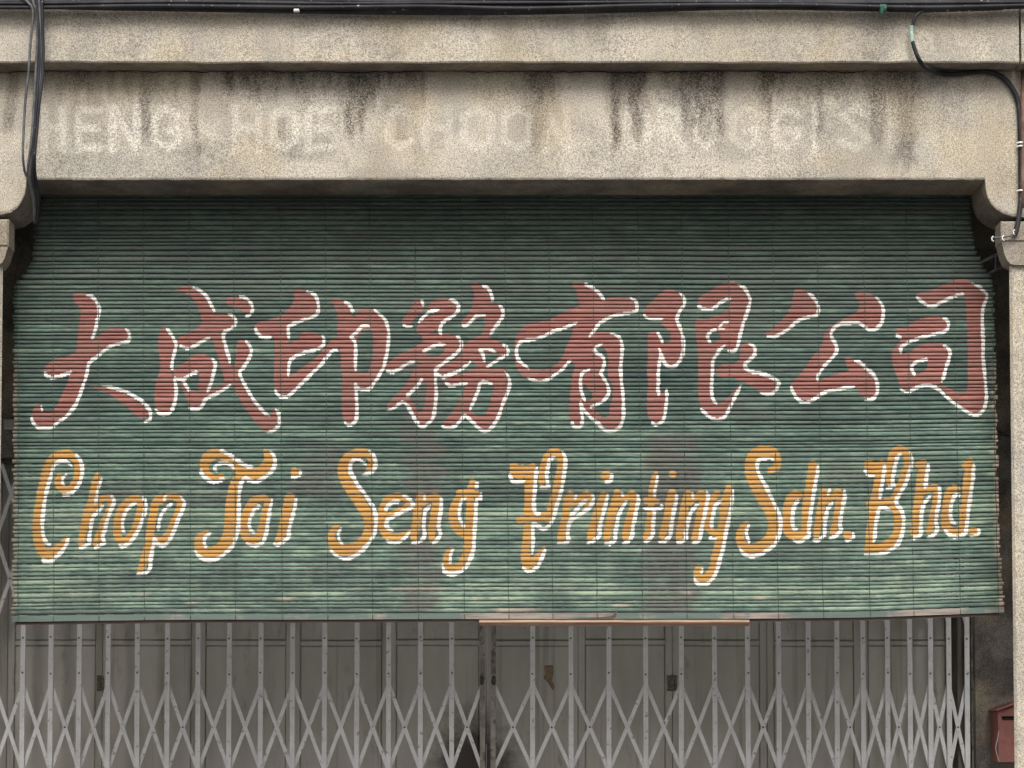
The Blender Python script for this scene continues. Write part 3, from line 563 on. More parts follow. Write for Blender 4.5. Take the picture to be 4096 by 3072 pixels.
def crom(p, n=6, closed=False):
    p = np.asarray(p, float); m = len(p); out = []
    rng = range(m) if closed else range(m - 1)
    for i in rng:
        a, b = p[i], p[(i + 1) % m]
        pa = p[(i - 1) % m] if closed or i > 0 else a
        pb = p[(i + 2) % m] if closed or i + 2 < m else b
        for k in range(n):
            t = k / n
            out.append(0.5 * (2*a + (b - pa)*t + (2*pa - 5*a + 4*b - pb)*t*t + (3*a - pa - 3*b + pb)*t**3))
    if not closed: out.append(p[-1])
    return np.array(out)
def fill_poly(cv, P, val):
    y0, y1 = int(P[:, 1].min()), int(P[:, 1].max()) + 1
    Q = np.roll(P, -1, 0)
    for y in range(max(y0, 0), min(y1 + 1, cv.shape[0])):
        c = ((P[:, 1] <= y) & (Q[:, 1] > y)) | ((Q[:, 1] <= y) & (P[:, 1] > y))
        if not c.any(): continue
        xs = np.sort(P[c, 0] + (y - P[c, 1]) / (Q[c, 1] - P[c, 1]) * (Q[c, 0] - P[c, 0]))
        for a, b in zip(xs[::2], xs[1::2]):
            cv[y, max(0, int(np.ceil(a))):max(0, int(b) + 1)] = val
def brush(cv, P, val):
    for a, b in zip(P[:-1], P[1:]):
        r = max(a[2], b[2])
        x0, x1 = int(min(a[0], b[0]) - r), int(max(a[0], b[0]) + r) + 2
        y0, y1 = int(min(a[1], b[1]) - r), int(max(a[1], b[1]) + r) + 2
        x0, y0 = max(x0, 0), max(y0, 0)
        yy, xx = np.mgrid[y0:min(y1, cv.shape[0]), x0:min(x1, cv.shape[1])]
        d = b[:2] - a[:2]; L = max(d @ d, 1e-9)
        t = np.clip(((xx - a[0]) * d[0] + (yy - a[1]) * d[1]) / L, 0, 1)
        q = np.hypot(xx - a[0] - t * d[0], yy - a[1] - t * d[1])
        cv[yy[q <= a[2] + t * (b[2] - a[2])], xx[q <= a[2] + t * (b[2] - a[2])]] = val
def paint_canvas():
    cv = np.zeros((CH, CW), np.uint8); whites = []
    for line in PAINT.strip().splitlines():
        v, k, *pts = line.split()
        ox, oy = VIEWS[v]
        P = np.array([[float(c) for c in q.split(',')] for q in pts])
        P[:, 0] = (ox + P[:, 0] / ZS) / CV
        P[:, 1] = (oy + P[:, 1] / ZS - CY0) / CV
        if P.shape[1] == 3: P[:, 2] /= ZS * CV
        if k == 'R': fill_poly(cv, crom(P, 5, True), 1)
        elif k == 'G': fill_poly(cv, crom(P, 5, True), 0)
        elif k == 'O': brush(cv, crom(P), 2)
        elif k == 'g': brush(cv, crom(P), 0)
        else: whites.append((P, float(k[1:] or (16.5 if v in 'EFGH' else 14.5)) / (ZS * CV)))
    for P, r in whites:
        Q = crom(P); n = len(Q); s = np.linspace(0, 1, n)
        rr = r * (0.94 + 0.10 * np.sin(s * 23 + P[0, 0]) + 0.10 * np.sin(s * 61 + P[0, 1])) * np.clip(np.minimum(s, 1 - s) * 6 + 0.5, 0, 1)
        brush(cv, np.column_stack([Q, rr]), 3)
    return cv
# ------------------------------------------------------------------ ground
XL, XR = -9.0, 9.0
def ground_sheet(name, x0, x1, y0, y1, z, mat):
    o = link(name, mesh(name, [(x0, y0, z), (x1, y0, z), (x1, y1, z), (x0, y1, z)], [(0, 1, 2, 3)]), mat); o['kind'] = 'structure'; return o
ground_sheet('street', -600, 600, -600, 600, 0.0, M['asphalt'])
fl = MB().box(XL, XR, -0.35, 2.6, 0.004, 0.15).build('walkway_floor', M['floor']); fl['kind'] = 'structure'

# ------------------------------------------------------------------ the shophouse: beam, ledge, brackets, pillars, walls
house = thing('shophouse', 'old cream pebbledash shophouse front with beam, ledge and pillars', 'building', (0, 0, 0))
LEDGE_Y, BEAM_BACK = -0.135, 0.30
z_ledge_bot = W(2048, 250, LEDGE_Y).z
# ledge (cornice): profiled bar with slightly uneven lower arris
def ledge(name, xa, xb, n):
    xs = np.linspace(xa, xb, n); zt = W(2048, 8, LEDGE_Y).z; V, F = [], []
    for i, x in enumerate(xs):
        j = (vn(x * 9, 0, 5) - 0.5) * 0.006; jy = (vn(x * 4, 3, 6) - 0.5) * 0.006
        V += [(x, 0.10, z_ledge_bot), (x, LEDGE_Y + 0.006 + jy, z_ledge_bot + j), (x, LEDGE_Y + jy, z_ledge_bot + 0.007 + j), (x, LEDGE_Y + jy, zt - 0.012), (x, LEDGE_Y + 0.012, zt), (x, 0.10, zt + 0.03)]
    for i in range(n - 1):
        for k in range(5): F.append((i * 6 + k, (i + 1) * 6 + k, (i + 1) * 6 + k + 1, i * 6 + k + 1))
    F += [tuple(range(6)), tuple((n - 1) * 6 + k for k in range(6))[::-1]]
    me = mesh(name, V, F)
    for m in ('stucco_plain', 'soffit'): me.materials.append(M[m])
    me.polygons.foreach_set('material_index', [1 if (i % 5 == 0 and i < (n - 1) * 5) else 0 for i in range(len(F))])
    return me
x_joint = W(4076, 200, LEDGE_Y).x
me = ledge('ledge', XL, x_joint, 500); link('ledge', me, None, house)
me = ledge('ledge', x_joint + 0.012, XR, 90); link('ledge', me, None, house)

# beam front with brackets: outline of the lower edge in photo pixels, mirrored for the next bays
EDGE = [(-1200, 858), (0, 858), (40, 848), (68, 830), (85, 808), (98, 780), (103, 750), (105.0, 722), (105.6, 718), (3940.4, 718), (3941, 722), (3943, 752), (3950, 786), (3963, 812), (3985, 835), (4012, 852), (4050, 864), (4096, 867), (5300, 867)]
ex = np.array([e[0] for e in EDGE], float); ey = np.array([e[1] for e in EDGE], float)
STREAK = [ (130, 460, 410, .32), (480, 640, 440, .3), (880, 1360, 400, .34), (1360, 1700, 470, .34), (2090, 2240, 470, .3), (2420, 2600, 470, .3), (2690, 2910, 470, .32), (3030, 3400, 420, .32), (3450, 3680, 480, .36), (1180, 1230, 470, .3), (3740, 3800, 380, .3),
  # x0, x1, y_end, strength
 (20, 62, 560, .55), (60, 75, 480, .3), (140, 300, 330, .35), (285, 410, 400, .55), (300, 330, 520, .3), (440, 470, 380, .3), (500, 605, 350, .5), (560, 602, 600, .5), (680, 720, 420, .3),
 (765, 810, 400, .75), (770, 800, 640, .45), (905, 942, 365, .85), (915, 935, 440, .4), (955, 1330, 330, .8), (1000, 1040, 420, .4), (1090, 1130, 380, .4), (1370, 1670, 335, .85), (1385, 1465, 560, .55), (1460, 1500, 420, .45), (1600, 1640, 400, .5), (1650, 1668, 450, .55), (1675, 1700, 440, .5),
 (1890, 1905, 420, .3), (2115, 2215, 345, .65), (2125, 2195, 590, .62), (2185, 2210, 400, .6), (2437, 2580, 375, .95), (2448, 2482, 620, .75), (2490, 2530, 430, .55), (2522, 2566, 560, .62), (2655, 2690, 345, .8), (2668, 2682, 380, .5), (2715, 2895, 335, .8), (2720, 2890, 560, .5), (2790, 2830, 620, .35), (2850, 2885, 600, .5),
 (3040, 3096, 345, .8), (3050, 3085, 415, .6), (3062, 3080, 600, .42), (3130, 3165, 340, .6), (3250, 3375, 335, .75), (3270, 3295, 560, .55), (3300, 3350, 420, .4), (3385, 3470, 330, .5), (3470, 3665, 345, .8), (3478, 3540, 590, .5), (3530, 3600, 420, .35), (3600, 3662, 690, .5), (3560, 3640, 700, .3), (3700, 4040, 320, .25), (3930, 3950, 380, .35)]
GHOST = [  # faded lettering left on the beam: strokes in photo pixels
 "178,425 178,598", "178,510 250,510", "250,425 250,598", "312,428 312,596", "312,436 398,436", "312,510 388,510", "312,588 398,588", "450,425 450,598", "450,425 545,598", "545,425 545,598", "712,458 664,430 615,470 615,552 664,592 712,562 712,518 672,518", "940,425 940,598", "940,510 1036,510", "1036,425 1036,598", "1134,432 1089,462 1089,560 1134,590 1180,560 1180,462 1134,432", "1232,428 1232,596", "1232,436 1322,436", "1232,510 1312,510", "1232,588 1322,588", "1640,458 1590,430 1548,470 1548,552 1590,592 1642,562", "1702,425 1702,598", "1702,510 1796,510", "1796,425 1796,598", "1908,432 1854,462 1854,560 1908,590 1961,560 1961,462 1908,432", "2069,432 2016,462 2016,560 2069,590 2122,560 2122,462 2069,432", "2180,425 2180,598", "2180,425 2266,598", "2266,425 2266,598", "2512,428 2512,596", "2512,432 2575,445 2600,510 2575,578 2512,592", "2642,428 2642,596", "2642,436 2715,448 2720,496 2642,512", "2680,512 2735,596", "2786,425 2786,550 2825,590 2866,550 2866,425", "3025,458 2978,430 2930,470 2930,552 2978,592 3025,562 3025,518 2986,518", "3190,458 3144,430 3098,470 3098,552 3144,592 3190,562 3190,518 3152,518", "3260,425 3260,598", "3470,455 3420,430 3372,458 3420,508 3472,550 3420,592 3366,565", "3525,436 3610,436", "3567,436 3567,598"]
GW = 4
gcv = np.zeros((800 // GW, 4200 // GW), np.uint8)
for s_ in GHOST:
    P = np.array([[float(c) for c in q.split(',')] for q in s_.split()]) / GW
    brush(gcv, np.column_stack([P, np.full(len(P), 15.0 / GW)]), 1)
gcv = gcv.astype(float)
for _ in range(1): gcv = (gcv + np.roll(gcv, 1, 0) + np.roll(gcv, -1, 0) + np.roll(gcv, 1, 1) + np.roll(gcv, -1, 1)) / 5
def beam_front():
    xs = np.unique(np.concatenate([np.arange(-1200, -20, 60), np.arange(-20, 4120, 6), np.arange(4120, 5300, 60), ex]))
    rows = 76; ts = np.linspace(0, 1, rows)
    yb = np.interp(xs, ex, ey); yt = 262.0
    PX = np.repeat(xs[:, None], rows, 1); PY = yt + (yb[:, None] - yt) * ts[None, :]
    z_cache = []
    V = np.zeros((len(xs), rows, 3))
    for i in range(len(xs)):
        for j in range(rows):
            p = W(PX[i, j], PY[i, j], 0.0); V[i, j] = p
    V[:, 0, 2] = z_ledge_bot - 0.002
    wob = (vn(V[:, :, 0] * 2.2, V[:, :, 2] * 2.2, 3) - 0.5) * 0.008
    V[:, :, 1] += wob
    V[:, -1, 1] += 0.007
    V[:, -1, 2] += (vn(xs / 23.0, 0.5, 8) - 0.5) * 0.004
    st = np.zeros(PX.shape)
    for k, (a, b, ye, s) in enumerate(STREAK):
        wx = (vn(PY / 60.0, k * 7.3, 11) - 0.5) * 22
        ww = 10 + 6 * vn(PY / 25.0, k * 3.1, 12)
        lat = sstep(a - ww + wx, a + ww + wx, PX) * (1 - sstep(b - ww + wx, b + ww + wx, PX))
        end = ye + (vn(PX / 22.0, k * 5.7, 13) - 0.5) * 110
        lon = 1 - sstep(end - 85, end + 25, PY)
        st = 1 - (1 - st) * (1 - min(1.0, 1.25 * s) * lat * lon)
    st *= 0.72 + 0.5 * vn(PX / 14.0, PY / 40.0, 14)
    st = np.clip(st + 0.10 * sstep(0.55, 0.9, vn(PX / 40.0, PY / 160.0, 15)), 0, 1)
    gx = np.clip((PX / GW).astype(int), 0, gcv.shape[1] - 1); gy = np.clip((PY / GW).astype(int), 0, gcv.shape[0] - 1)
    left = (PX < 1400) | ((PX > 1500) & (PX < 1690))
    gh = gcv[gy, gx] * np.where(PX < 720, 0.62, np.where(left, 0.56, 0.46)) * (0.65 + 0.35 * sstep(0.1, 0.6, vn(PX / 30.0, PY / 30.0, 16)))
    grey = sstep(180, 260, PX) * (1 - sstep(560, 640, PX)) * sstep(585, 640, PY) * (1 - sstep(690, 730, PY)) * 0.95
    grey = np.maximum(grey, np.where((PX > 280) & (PX < 420) & (PY > 400) & (PY < 590), 0.8, 0) * (0.6 + 0.4 * vn(PX / 20, PY / 20, 22)))
    grey = np.maximum(grey, sstep(0.5, 0.8, vn(PX / 210.0, PY / 120.0, 17)) * 0.75)
    ins = np.zeros(PX.shape)
    for (a, b, c, d) in ((1110, 1142, 470, 560), (1582, 1630, 455, 560)):
        ins = np.maximum(ins, sstep(a - 8, a + 8, PX) * (1 - sstep(b - 8, b + 8, PX)) * sstep(c - 8, c + 8, PY) * (1 - sstep(d - 8, d + 8, PY)))
    st = np.maximum(st, ins * 0.5 * (0.7 + 0.5 * vn(PX / 12.0, PY / 12.0, 19)))
    n, F = len(xs), []
    for i in range(n - 1):
        for j in range(rows - 1):
            a = i * rows + j; F.append((a, a + 1, a + rows + 1, a + rows))
    me = mesh('beam', V.reshape(-1, 3), F, True)
    fattr(me, 'stain', st); fattr(me, 'ghost', gh); fattr(me, 'grey', grey)
    link('beam', me, M['stucco'], house)
    # underside of beam and bracket reveals
    VV, FF = [], []
    for i, x in enumerate(xs):
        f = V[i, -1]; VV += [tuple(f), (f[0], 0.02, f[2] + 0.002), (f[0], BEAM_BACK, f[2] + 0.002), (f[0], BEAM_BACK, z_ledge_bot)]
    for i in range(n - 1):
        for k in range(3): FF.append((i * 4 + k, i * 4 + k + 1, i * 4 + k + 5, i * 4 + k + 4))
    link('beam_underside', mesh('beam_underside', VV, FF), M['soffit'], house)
beam_front()
# hairline crack between ledge and beam
P = [(x + 0.0, -0.012 - 0.004 * vn(x * 30, 1, 31), z_ledge_bot - 0.006 + 0.012 * (vn(x * 7, 2, 32) - 0.5) + 0.008 * (vn(x * 40, 2, 33) - 0.5)) for x in np.arange(-2.8, 2.0, 0.012)]
MB().tube(P, [0.0012 + 0.0014 * float(vn(p[0] * 15, 4, 34)) for p in P], 4).build('crack', M['black'], house)
P = [(W(1290 + dx, y, 0)[0], -0.003, W(1290, y, 0)[2]) for dx, y in ((0, 540), (14, 555), (22, 570), (20, 590), (12, 604))]
MB().tube(crv(P, 3), 0.0008, 4).build('crack', M['black'], house)

# pillars with stepped capitals; shafts with splayed reveals
def pillar(px_in, capa, capb, side):
    """px_in: inner edge of the shaft in photo pixels at y=1100, side +1 right, -1 left"""
    xin = W(px_in, 1500, 0.02).x; xo = xin + side * 0.42
    p = MB()
    zt = W(2048, 1040, 0.02).z
    A = [(xin, 0.02), (xo, 0.02), (xo - side * 0.08, 0.30), (xin + side * 0.08, 0.30)]
    q = [(xin + side * 0.012, 0.02), (xo, 0.02), (xo, 0.30), (xin + side * 0.10, 0.30), (xin, 0.034)]
    p.quad_prism([(a, b, 0.15) for a, b in q], [(a, b, zt) for a, b in q])
    sh = p.build('pillar', M['stucco_plain'], house)
    c = MB()
    def step(x_px, ya, yb, y0):
        xi = W(x_px, (ya + yb) / 2, y0).x; xe = 2 * ((xin + xo) / 2) - xi
        za, zb = W(x_px, yb, y0).z, W(x_px, ya, y0).z
        a, b = sorted((xi, xe)); c.box(a, b, y0, 0.11, za, zb, 0.008)
    step(capa, capb[0], capb[1], -0.012)
    cv_ = [(capa, capb[1])] + [(capa + side * (6 + 44 * (1 - math.cos(k * math.pi / 10))), capb[1] + (capb[2] + 20 - capb[1]) * math.sin(k * math.pi / 10)) for k in range(1, 6)]
    L_ = [W(x, y, 0.0) for x, y in cv_]; ctr = (xin + xo) / 2
    pts = [(p.x, p.z) for p in L_] + [(2 * ctr - p.x, p.z) for p in reversed(L_)]
    c.prism(pts if side > 0 else pts[::-1], -0.004, 0.11)
    c.build('capital', M['capital'], sh)
pillar(4044, 4004, (884, 966, 1040), 1)
pillar(4, 34, (876, 985, 1046), -1)

# upper wall, walkway ceiling, back wall around the gate opening
zc = 5.45
MB().box(XL, XR, 0.105, 0.299, z_ledge_bot + 0.003, 8.0).build('upper_wall', M['upper'], house)
MB().box(XL, XR, 0.303, 2.75, zc, zc + 0.15).build('ceiling', M['ceiling'], house)
GY = 2.20                                     # gate plane
DY = 2.42                                     # door plane
z_head = W(2048, 1835, GY).z
xr_wall = W(3898, 2700, 2.14).x; xl_wall = -6.2
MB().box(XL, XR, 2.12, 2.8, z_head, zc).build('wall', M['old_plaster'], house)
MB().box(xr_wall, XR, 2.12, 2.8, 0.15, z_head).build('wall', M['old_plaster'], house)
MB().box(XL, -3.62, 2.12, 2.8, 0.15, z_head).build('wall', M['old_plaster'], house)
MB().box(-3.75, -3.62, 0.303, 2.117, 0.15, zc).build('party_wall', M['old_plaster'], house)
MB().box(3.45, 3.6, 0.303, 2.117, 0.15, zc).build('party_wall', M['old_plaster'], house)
# timber jamb of the doorway
MB().box(xr_wall - 0.085, xr_wall - 0.002, 2.235, 2.6, 0.15, z_head, 0.006).build('door_jamb', M['jamb'], house)

# ------------------------------------------------------------------ folding doors behind the gate
doors = thing('folding_door', 'grey panelled folding door with many leaves behind the scissor gate', 'door', (0, DY, 0.15))
z_top, z_rail = z_head, W(2048, 2571, DY).z
SEAM = [-730, -350, 30, 411, 794, 1173, 1556, 1945, 2312, 2689, 3067, 3444, 3812]
for i in range(len(SEAM) - 1):
    x0, x1 = W(SEAM[i], 2600, DY).x + 0.0015, W(SEAM[i + 1], 2600, DY).x - 0.0015
    jy = random.uniform(-0.006, 0.006); y = DY + jy
    sw = 0.042
    lf = MB().box(x0, x1, y + 0.024, y + 0.045, 0.15, z_top).build('leaf', M['door'], doors)
    MB().box(x0, x0 + sw, y, y + 0.023, 0.155, z_top - 0.003, 0.003).build('stile', M['door'], lf)
    MB().box(x1 - sw, x1, y, y + 0.023, 0.155, z_top - 0.003, 0.003).build('stile', M['door'], lf)
    zr = z_rail + random.uniform(-0.004, 0.004)
    MB().box(x0 + sw + 0.0015, x1 - sw - 0.0015, y + 0.001, y + 0.023, zr - 0.014, zr + 0.014, 0.003).build('rail', M['door'], lf)
    MB().box(x0 + sw + 0.004, x1 - sw - 0.004, y + 0.012, y + 0.023, zr + 0.020, z_top - 0.02, 0.004).build('panel', M['door'], lf)
    MB().box(x0 + sw + 0.004, x1 - sw - 0.004, y + 0.012, y + 0.023, 0.2, zr - 0.020, 0.004).build('panel', M['door'], lf)
    if i in (2, 8):
        hx = (x1 if i else x1) ; hz0, hz1 = W(2048, 2762, DY).z, W(2048, 2704, DY).z
        hh = MB(); m_ = (hz1 - hz0) / 3
        for k in range(3): hh.tube([(hx, y - 0.010, hz0 + m_ * k + 0.002), (hx, y - 0.010, hz0 + m_ * (k + 1) - 0.002)], 0.012, 8)
        hh.box(hx - 0.032, hx + 0.032, y - 0.005, y - 0.0015, hz0 - 0.004, hz1 + 0.004)
        hh.build('hinge', M['rust'], lf)
    if i == 7:
        pp = [(2178, 2662), (2200, 2660), (2213, 2662), (2214, 2690), (2210, 2712), (2208, 2724), (2216, 2735), (2218, 2750), (2212, 2762), (2204, 2752), (2196, 2738), (2188, 2726), (2176, 2716), (2174, 2704), (2180, 2694), (2176, 2678)]
        Q = [W(a, b, y + 0.011) for a, b in pp]
        MB().prism([(q.x, q.z) for q in Q], y + 0.0105, y + 0.0115).build('peeled_patch', M['peel'], lf)

# ------------------------------------------------------------------ scissor gate, two leaves
BAR_W = 0.0295
def gate_leaf(label, bars, post_at, lock_side, up):
    xs = [W(b, 2600, GY).x for b in bars]
    g = thing('scissor_gate', label, 'gate', (sum(xs) / len(xs), GY, 0.15), 'pair of scissor gate leaves')
    zb, zt = 0.17, z_head - 0.03
    rows = [(W(2048, c - 173, GY).z, W(2048, c + 173, GY).z) for c in (2020 - up, 2360 - up, 2909, 3255, 3600, 3945)]
    zriv = [W(2048, y, GY).z for y in (2552, 2694)]
    for i, x in enumerate(xs):
        worn = i == post_at
        w = BAR_W * (1.05 if worn else 1.0)
        lean = random.uniform(-0.006, 0.006)
        b = MB(); c = 0.003
        b.quad_prism([(x - w / 2 + lean, GY - 0.012, zb), (x + w / 2 + lean, GY - 0.012, zb), (x + w / 2 - lean, GY - 0.012, zt), (x - w / 2 - lean, GY - 0.012, zt)],
                     [(x - w / 2 + lean, GY + 0.004, zb), (x + w / 2 + lean, GY + 0.004, zb), (x + w / 2 - lean, GY + 0.004, zt), (x - w / 2 - lean, GY + 0.004, zt)])
        bo = b.build('bar', M['gate_old'] if worn else M['gate'], g)
        for z in zriv:
            z += random.uniform(-0.006, 0.006); a = x + random.uniform(-0.002, 0.002)
            MB().tube([(a, GY - 0.0125, z), (a, GY - 0.0165, z)], 0.0062, 8).build('rivet', M['rivet'], bo)
        if worn:
            zl = W(2048, 2722, GY).z
            lk = MB(); lk.tube([(x + lock_side * 0.004 + 0.008 * math.cos(q), GY - 0.016, zl + 0.026 * math.sin(q)) for q in np.linspace(0, 2 * math.pi, 13)], 0.0045, 6)
            lk.build('lock_ring', M['iron'], bo)
    for i in range(len(xs) - 1):
        if xs[i + 1] - xs[i] < 0.05: continue
        for (za, zb2) in rows:
            if zb2 < 0.16: zb2 = 0.17
            jt = random.uniform(-0.004, 0.004)
            MB().bar((xs[i], za + jt), (xs[i + 1], zb2 + jt), 0.0235, GY + 0.006, GY + 0.010).build('brace', M['gate'], g)
            MB().bar((xs[i], zb2 - jt), (xs[i + 1], za - jt), 0.0235, GY + 0.012, GY + 0.016).build('brace', M['gate'], g)
            if random.random() < 0.45:
                zm = (za + zb2) / 2; xm = (xs[i] + xs[i + 1]) / 2
                MB().tube([(xm, GY + 0.0055, zm), (xm, GY + 0.0025, zm)], 0.0062, 8).build('rivet', M['rivet'], g)
    return g
LB = [-368, -252, -136, -22, 93, 205, 318, 434, 551, 671, 794, 918, 1044, 1171, 1299, 1428, 1555, 1682, 1807, 1930]
RB = [1973, 2130, 2284, 2435, 2582, 2724, 2858, 2990, 3114, 3232, 3346, 3451, 3548, 3638, 3720, 3794, 3866]
gl = gate_leaf('grey scissor gate leaf under the left half of the blind', LB, len(LB) - 1, -1, 46)
gr = gate_leaf('grey scissor gate leaf under the right half of the blind', RB, 0, 1, 36)
# rails on which the gate runs
zt = z_head
tr = MB().box(-3.615, xr_wall - 0.09, GY - 0.02, GY + 0.03, zt - 0.028, zt - 0.002).build('gate_track', M['iron'], house)
# worn end post fixed to the jamb
MB().box(W(3884, 2700, GY).x, W(3900, 2700, GY).x, GY - 0.02, GY + 0.02, 0.16, zt - 0.03, 0.004).build('end_post', M['gate_old'], gr)

# ------------------------------------------------------------------ bamboo blind
BT, BB = 0.345, 0.25                                   # depth at top and bottom edge
z_bt = W(2048, 760, BT).z; z_bb = W(2048, 2480, BB).z
SL = (BT - BB) / (z_bt - z_bb)                         # depth per metre of height
def WB(px, py, out=0.0):
    dx, dy, dz = ray(px, py)
    # y = BB + SL*(z-z_bb) ; y = -CAM_D + dy t ; z = CAM_H + dz t
    t = (BB + SL * (CAM_H - z_bb) + CAM_D) / (dy - SL * dz)
    return Vector((dx * t, -CAM_D + dy * t - out, CAM_H + dz * t + out * SL))
LEFT_E = [(740, 175), (785, 166), (900, 146), (960, 138), (1020, 132), (1060, 122), (1085, 112), (1100, 98), (1118, 76), (1136, 57), (1600, 56), (2000, 54), (2380, 53), (2440, 50), (2500, 47)]
RIGHT_E = [(740, 3878), (785, 3882), (900, 3884), (950, 3888), (1000, 3900), (1040, 3917), (1068, 3936), (1090, 3956), (1108, 3972), (1250, 3977), (1700, 3985), (2000, 3990), (2200, 3997), (2300, 4003), (2400, 4011), (2440, 4015), (2500, 4016)]
le = np.array(LEFT_E, float); re_ = np.array(RIGHT_E, float)
def sag(x, y):
    """uneven hang of the slats, in photo pixels"""
    t = np.clip((y - 790.0) / 1680.0, 0, 1.05)
    base = np.interp(x, [0, 50, 600, 1500, 2100, 3000, 3500, 4015, 4096], [12, 10, 3, 0, -2, -3, -9, -27, -30])
    return base * t ** 1.6 + (vn(x / 420.0, y / 120.0, 41) - 0.5) * 3.0
cvs = paint_canvas()
blind = thing('bamboo_blind', 'green bamboo roll blind hand painted with red and orange shop lettering', 'blind', tuple(WB(2048, 2480)))
BO = blind.location
ys = [774.0]
while ys[-1] < 2436:
    y = ys[-1]; base = 17.2 if y < 1500 else 17.0 if y < 2100 else 16.2
    ys.append(y + base * random.choice((0.74, 0.84, 0.92, 0.98, 1.02, 1.08, 1.2, 1.3)))
NSL = len(ys) - 1
PROF0 = [(0.02, -0.0015), (0.09, 0.0032), (0.34, 0.0054), (0.60, 0.0054), (0.80, 0.0034), (0.875, -0.003)]   # fraction of pitch, bulge
def stains(X, Y, i):
    tone = 0.43 + 0.30 * (vn(X / 150.0, i * 9.7, 51) - 0.5) + 0.26 * (vn(X / 45.0, i * 5.3, 52) - 0.5) + 0.22 * (vn(X / 330.0, Y / 130.0, 53) - 0.5) + 0.30 * (vn(i * 1.37 + 0.5, 3.3, 58) - 0.5)
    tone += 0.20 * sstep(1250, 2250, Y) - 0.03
    # lighter dry patches along the lower part
    tone += 0.15 * sstep(0.66, 0.74, vn(X / 110.0, i * 3.3, 55)) * sstep(1400, 2100, Y)
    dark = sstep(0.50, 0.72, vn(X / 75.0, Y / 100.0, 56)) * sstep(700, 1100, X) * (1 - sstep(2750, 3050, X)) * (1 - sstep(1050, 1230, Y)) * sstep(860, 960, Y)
    dark = np.maximum(dark, 0.5 * sstep(0.62, 0.82, vn(X / 130.0, Y / 80.0, 57)))
    br = np.zeros_like(X)
    for (a, b, c, d, s) in ((1625, 1765, 1430, 2470, .85), (2570, 2775, 1740, 2470, .9), (1180, 1370, 1770, 1990, .6), (1330, 1420, 1780, 1900, .6), (3300, 3500, 1850, 1940, .6), (700, 1060, 1960, 2010, .45), (1600, 1730, 2170, 2215, .8), (2560, 2780, 1920, 1990, .5), (2800, 3080, 1600, 1680, .45), (400, 560, 1940, 2020, .35), (1000, 1100, 1960, 2020, .4)):
        wx = (vn(Y / 45.0, a, 61) - 0.5) * 60
        br = np.maximum(br, s * sstep(a - 22 + wx, a + 22 + wx, X) * (1 - sstep(b - 22 + wx, b + 22 + wx, X)) * sstep(c - 30, c + 30, Y) * (1 - sstep(d - 30, d + 30, Y)) * (0.35 + 0.9 * vn(X / 60.0, i * 4.1, 62)))
    bare = np.zeros_like(X)
    return tone, np.clip(br, 0, 1), bare, np.clip(dark, 0, 1)
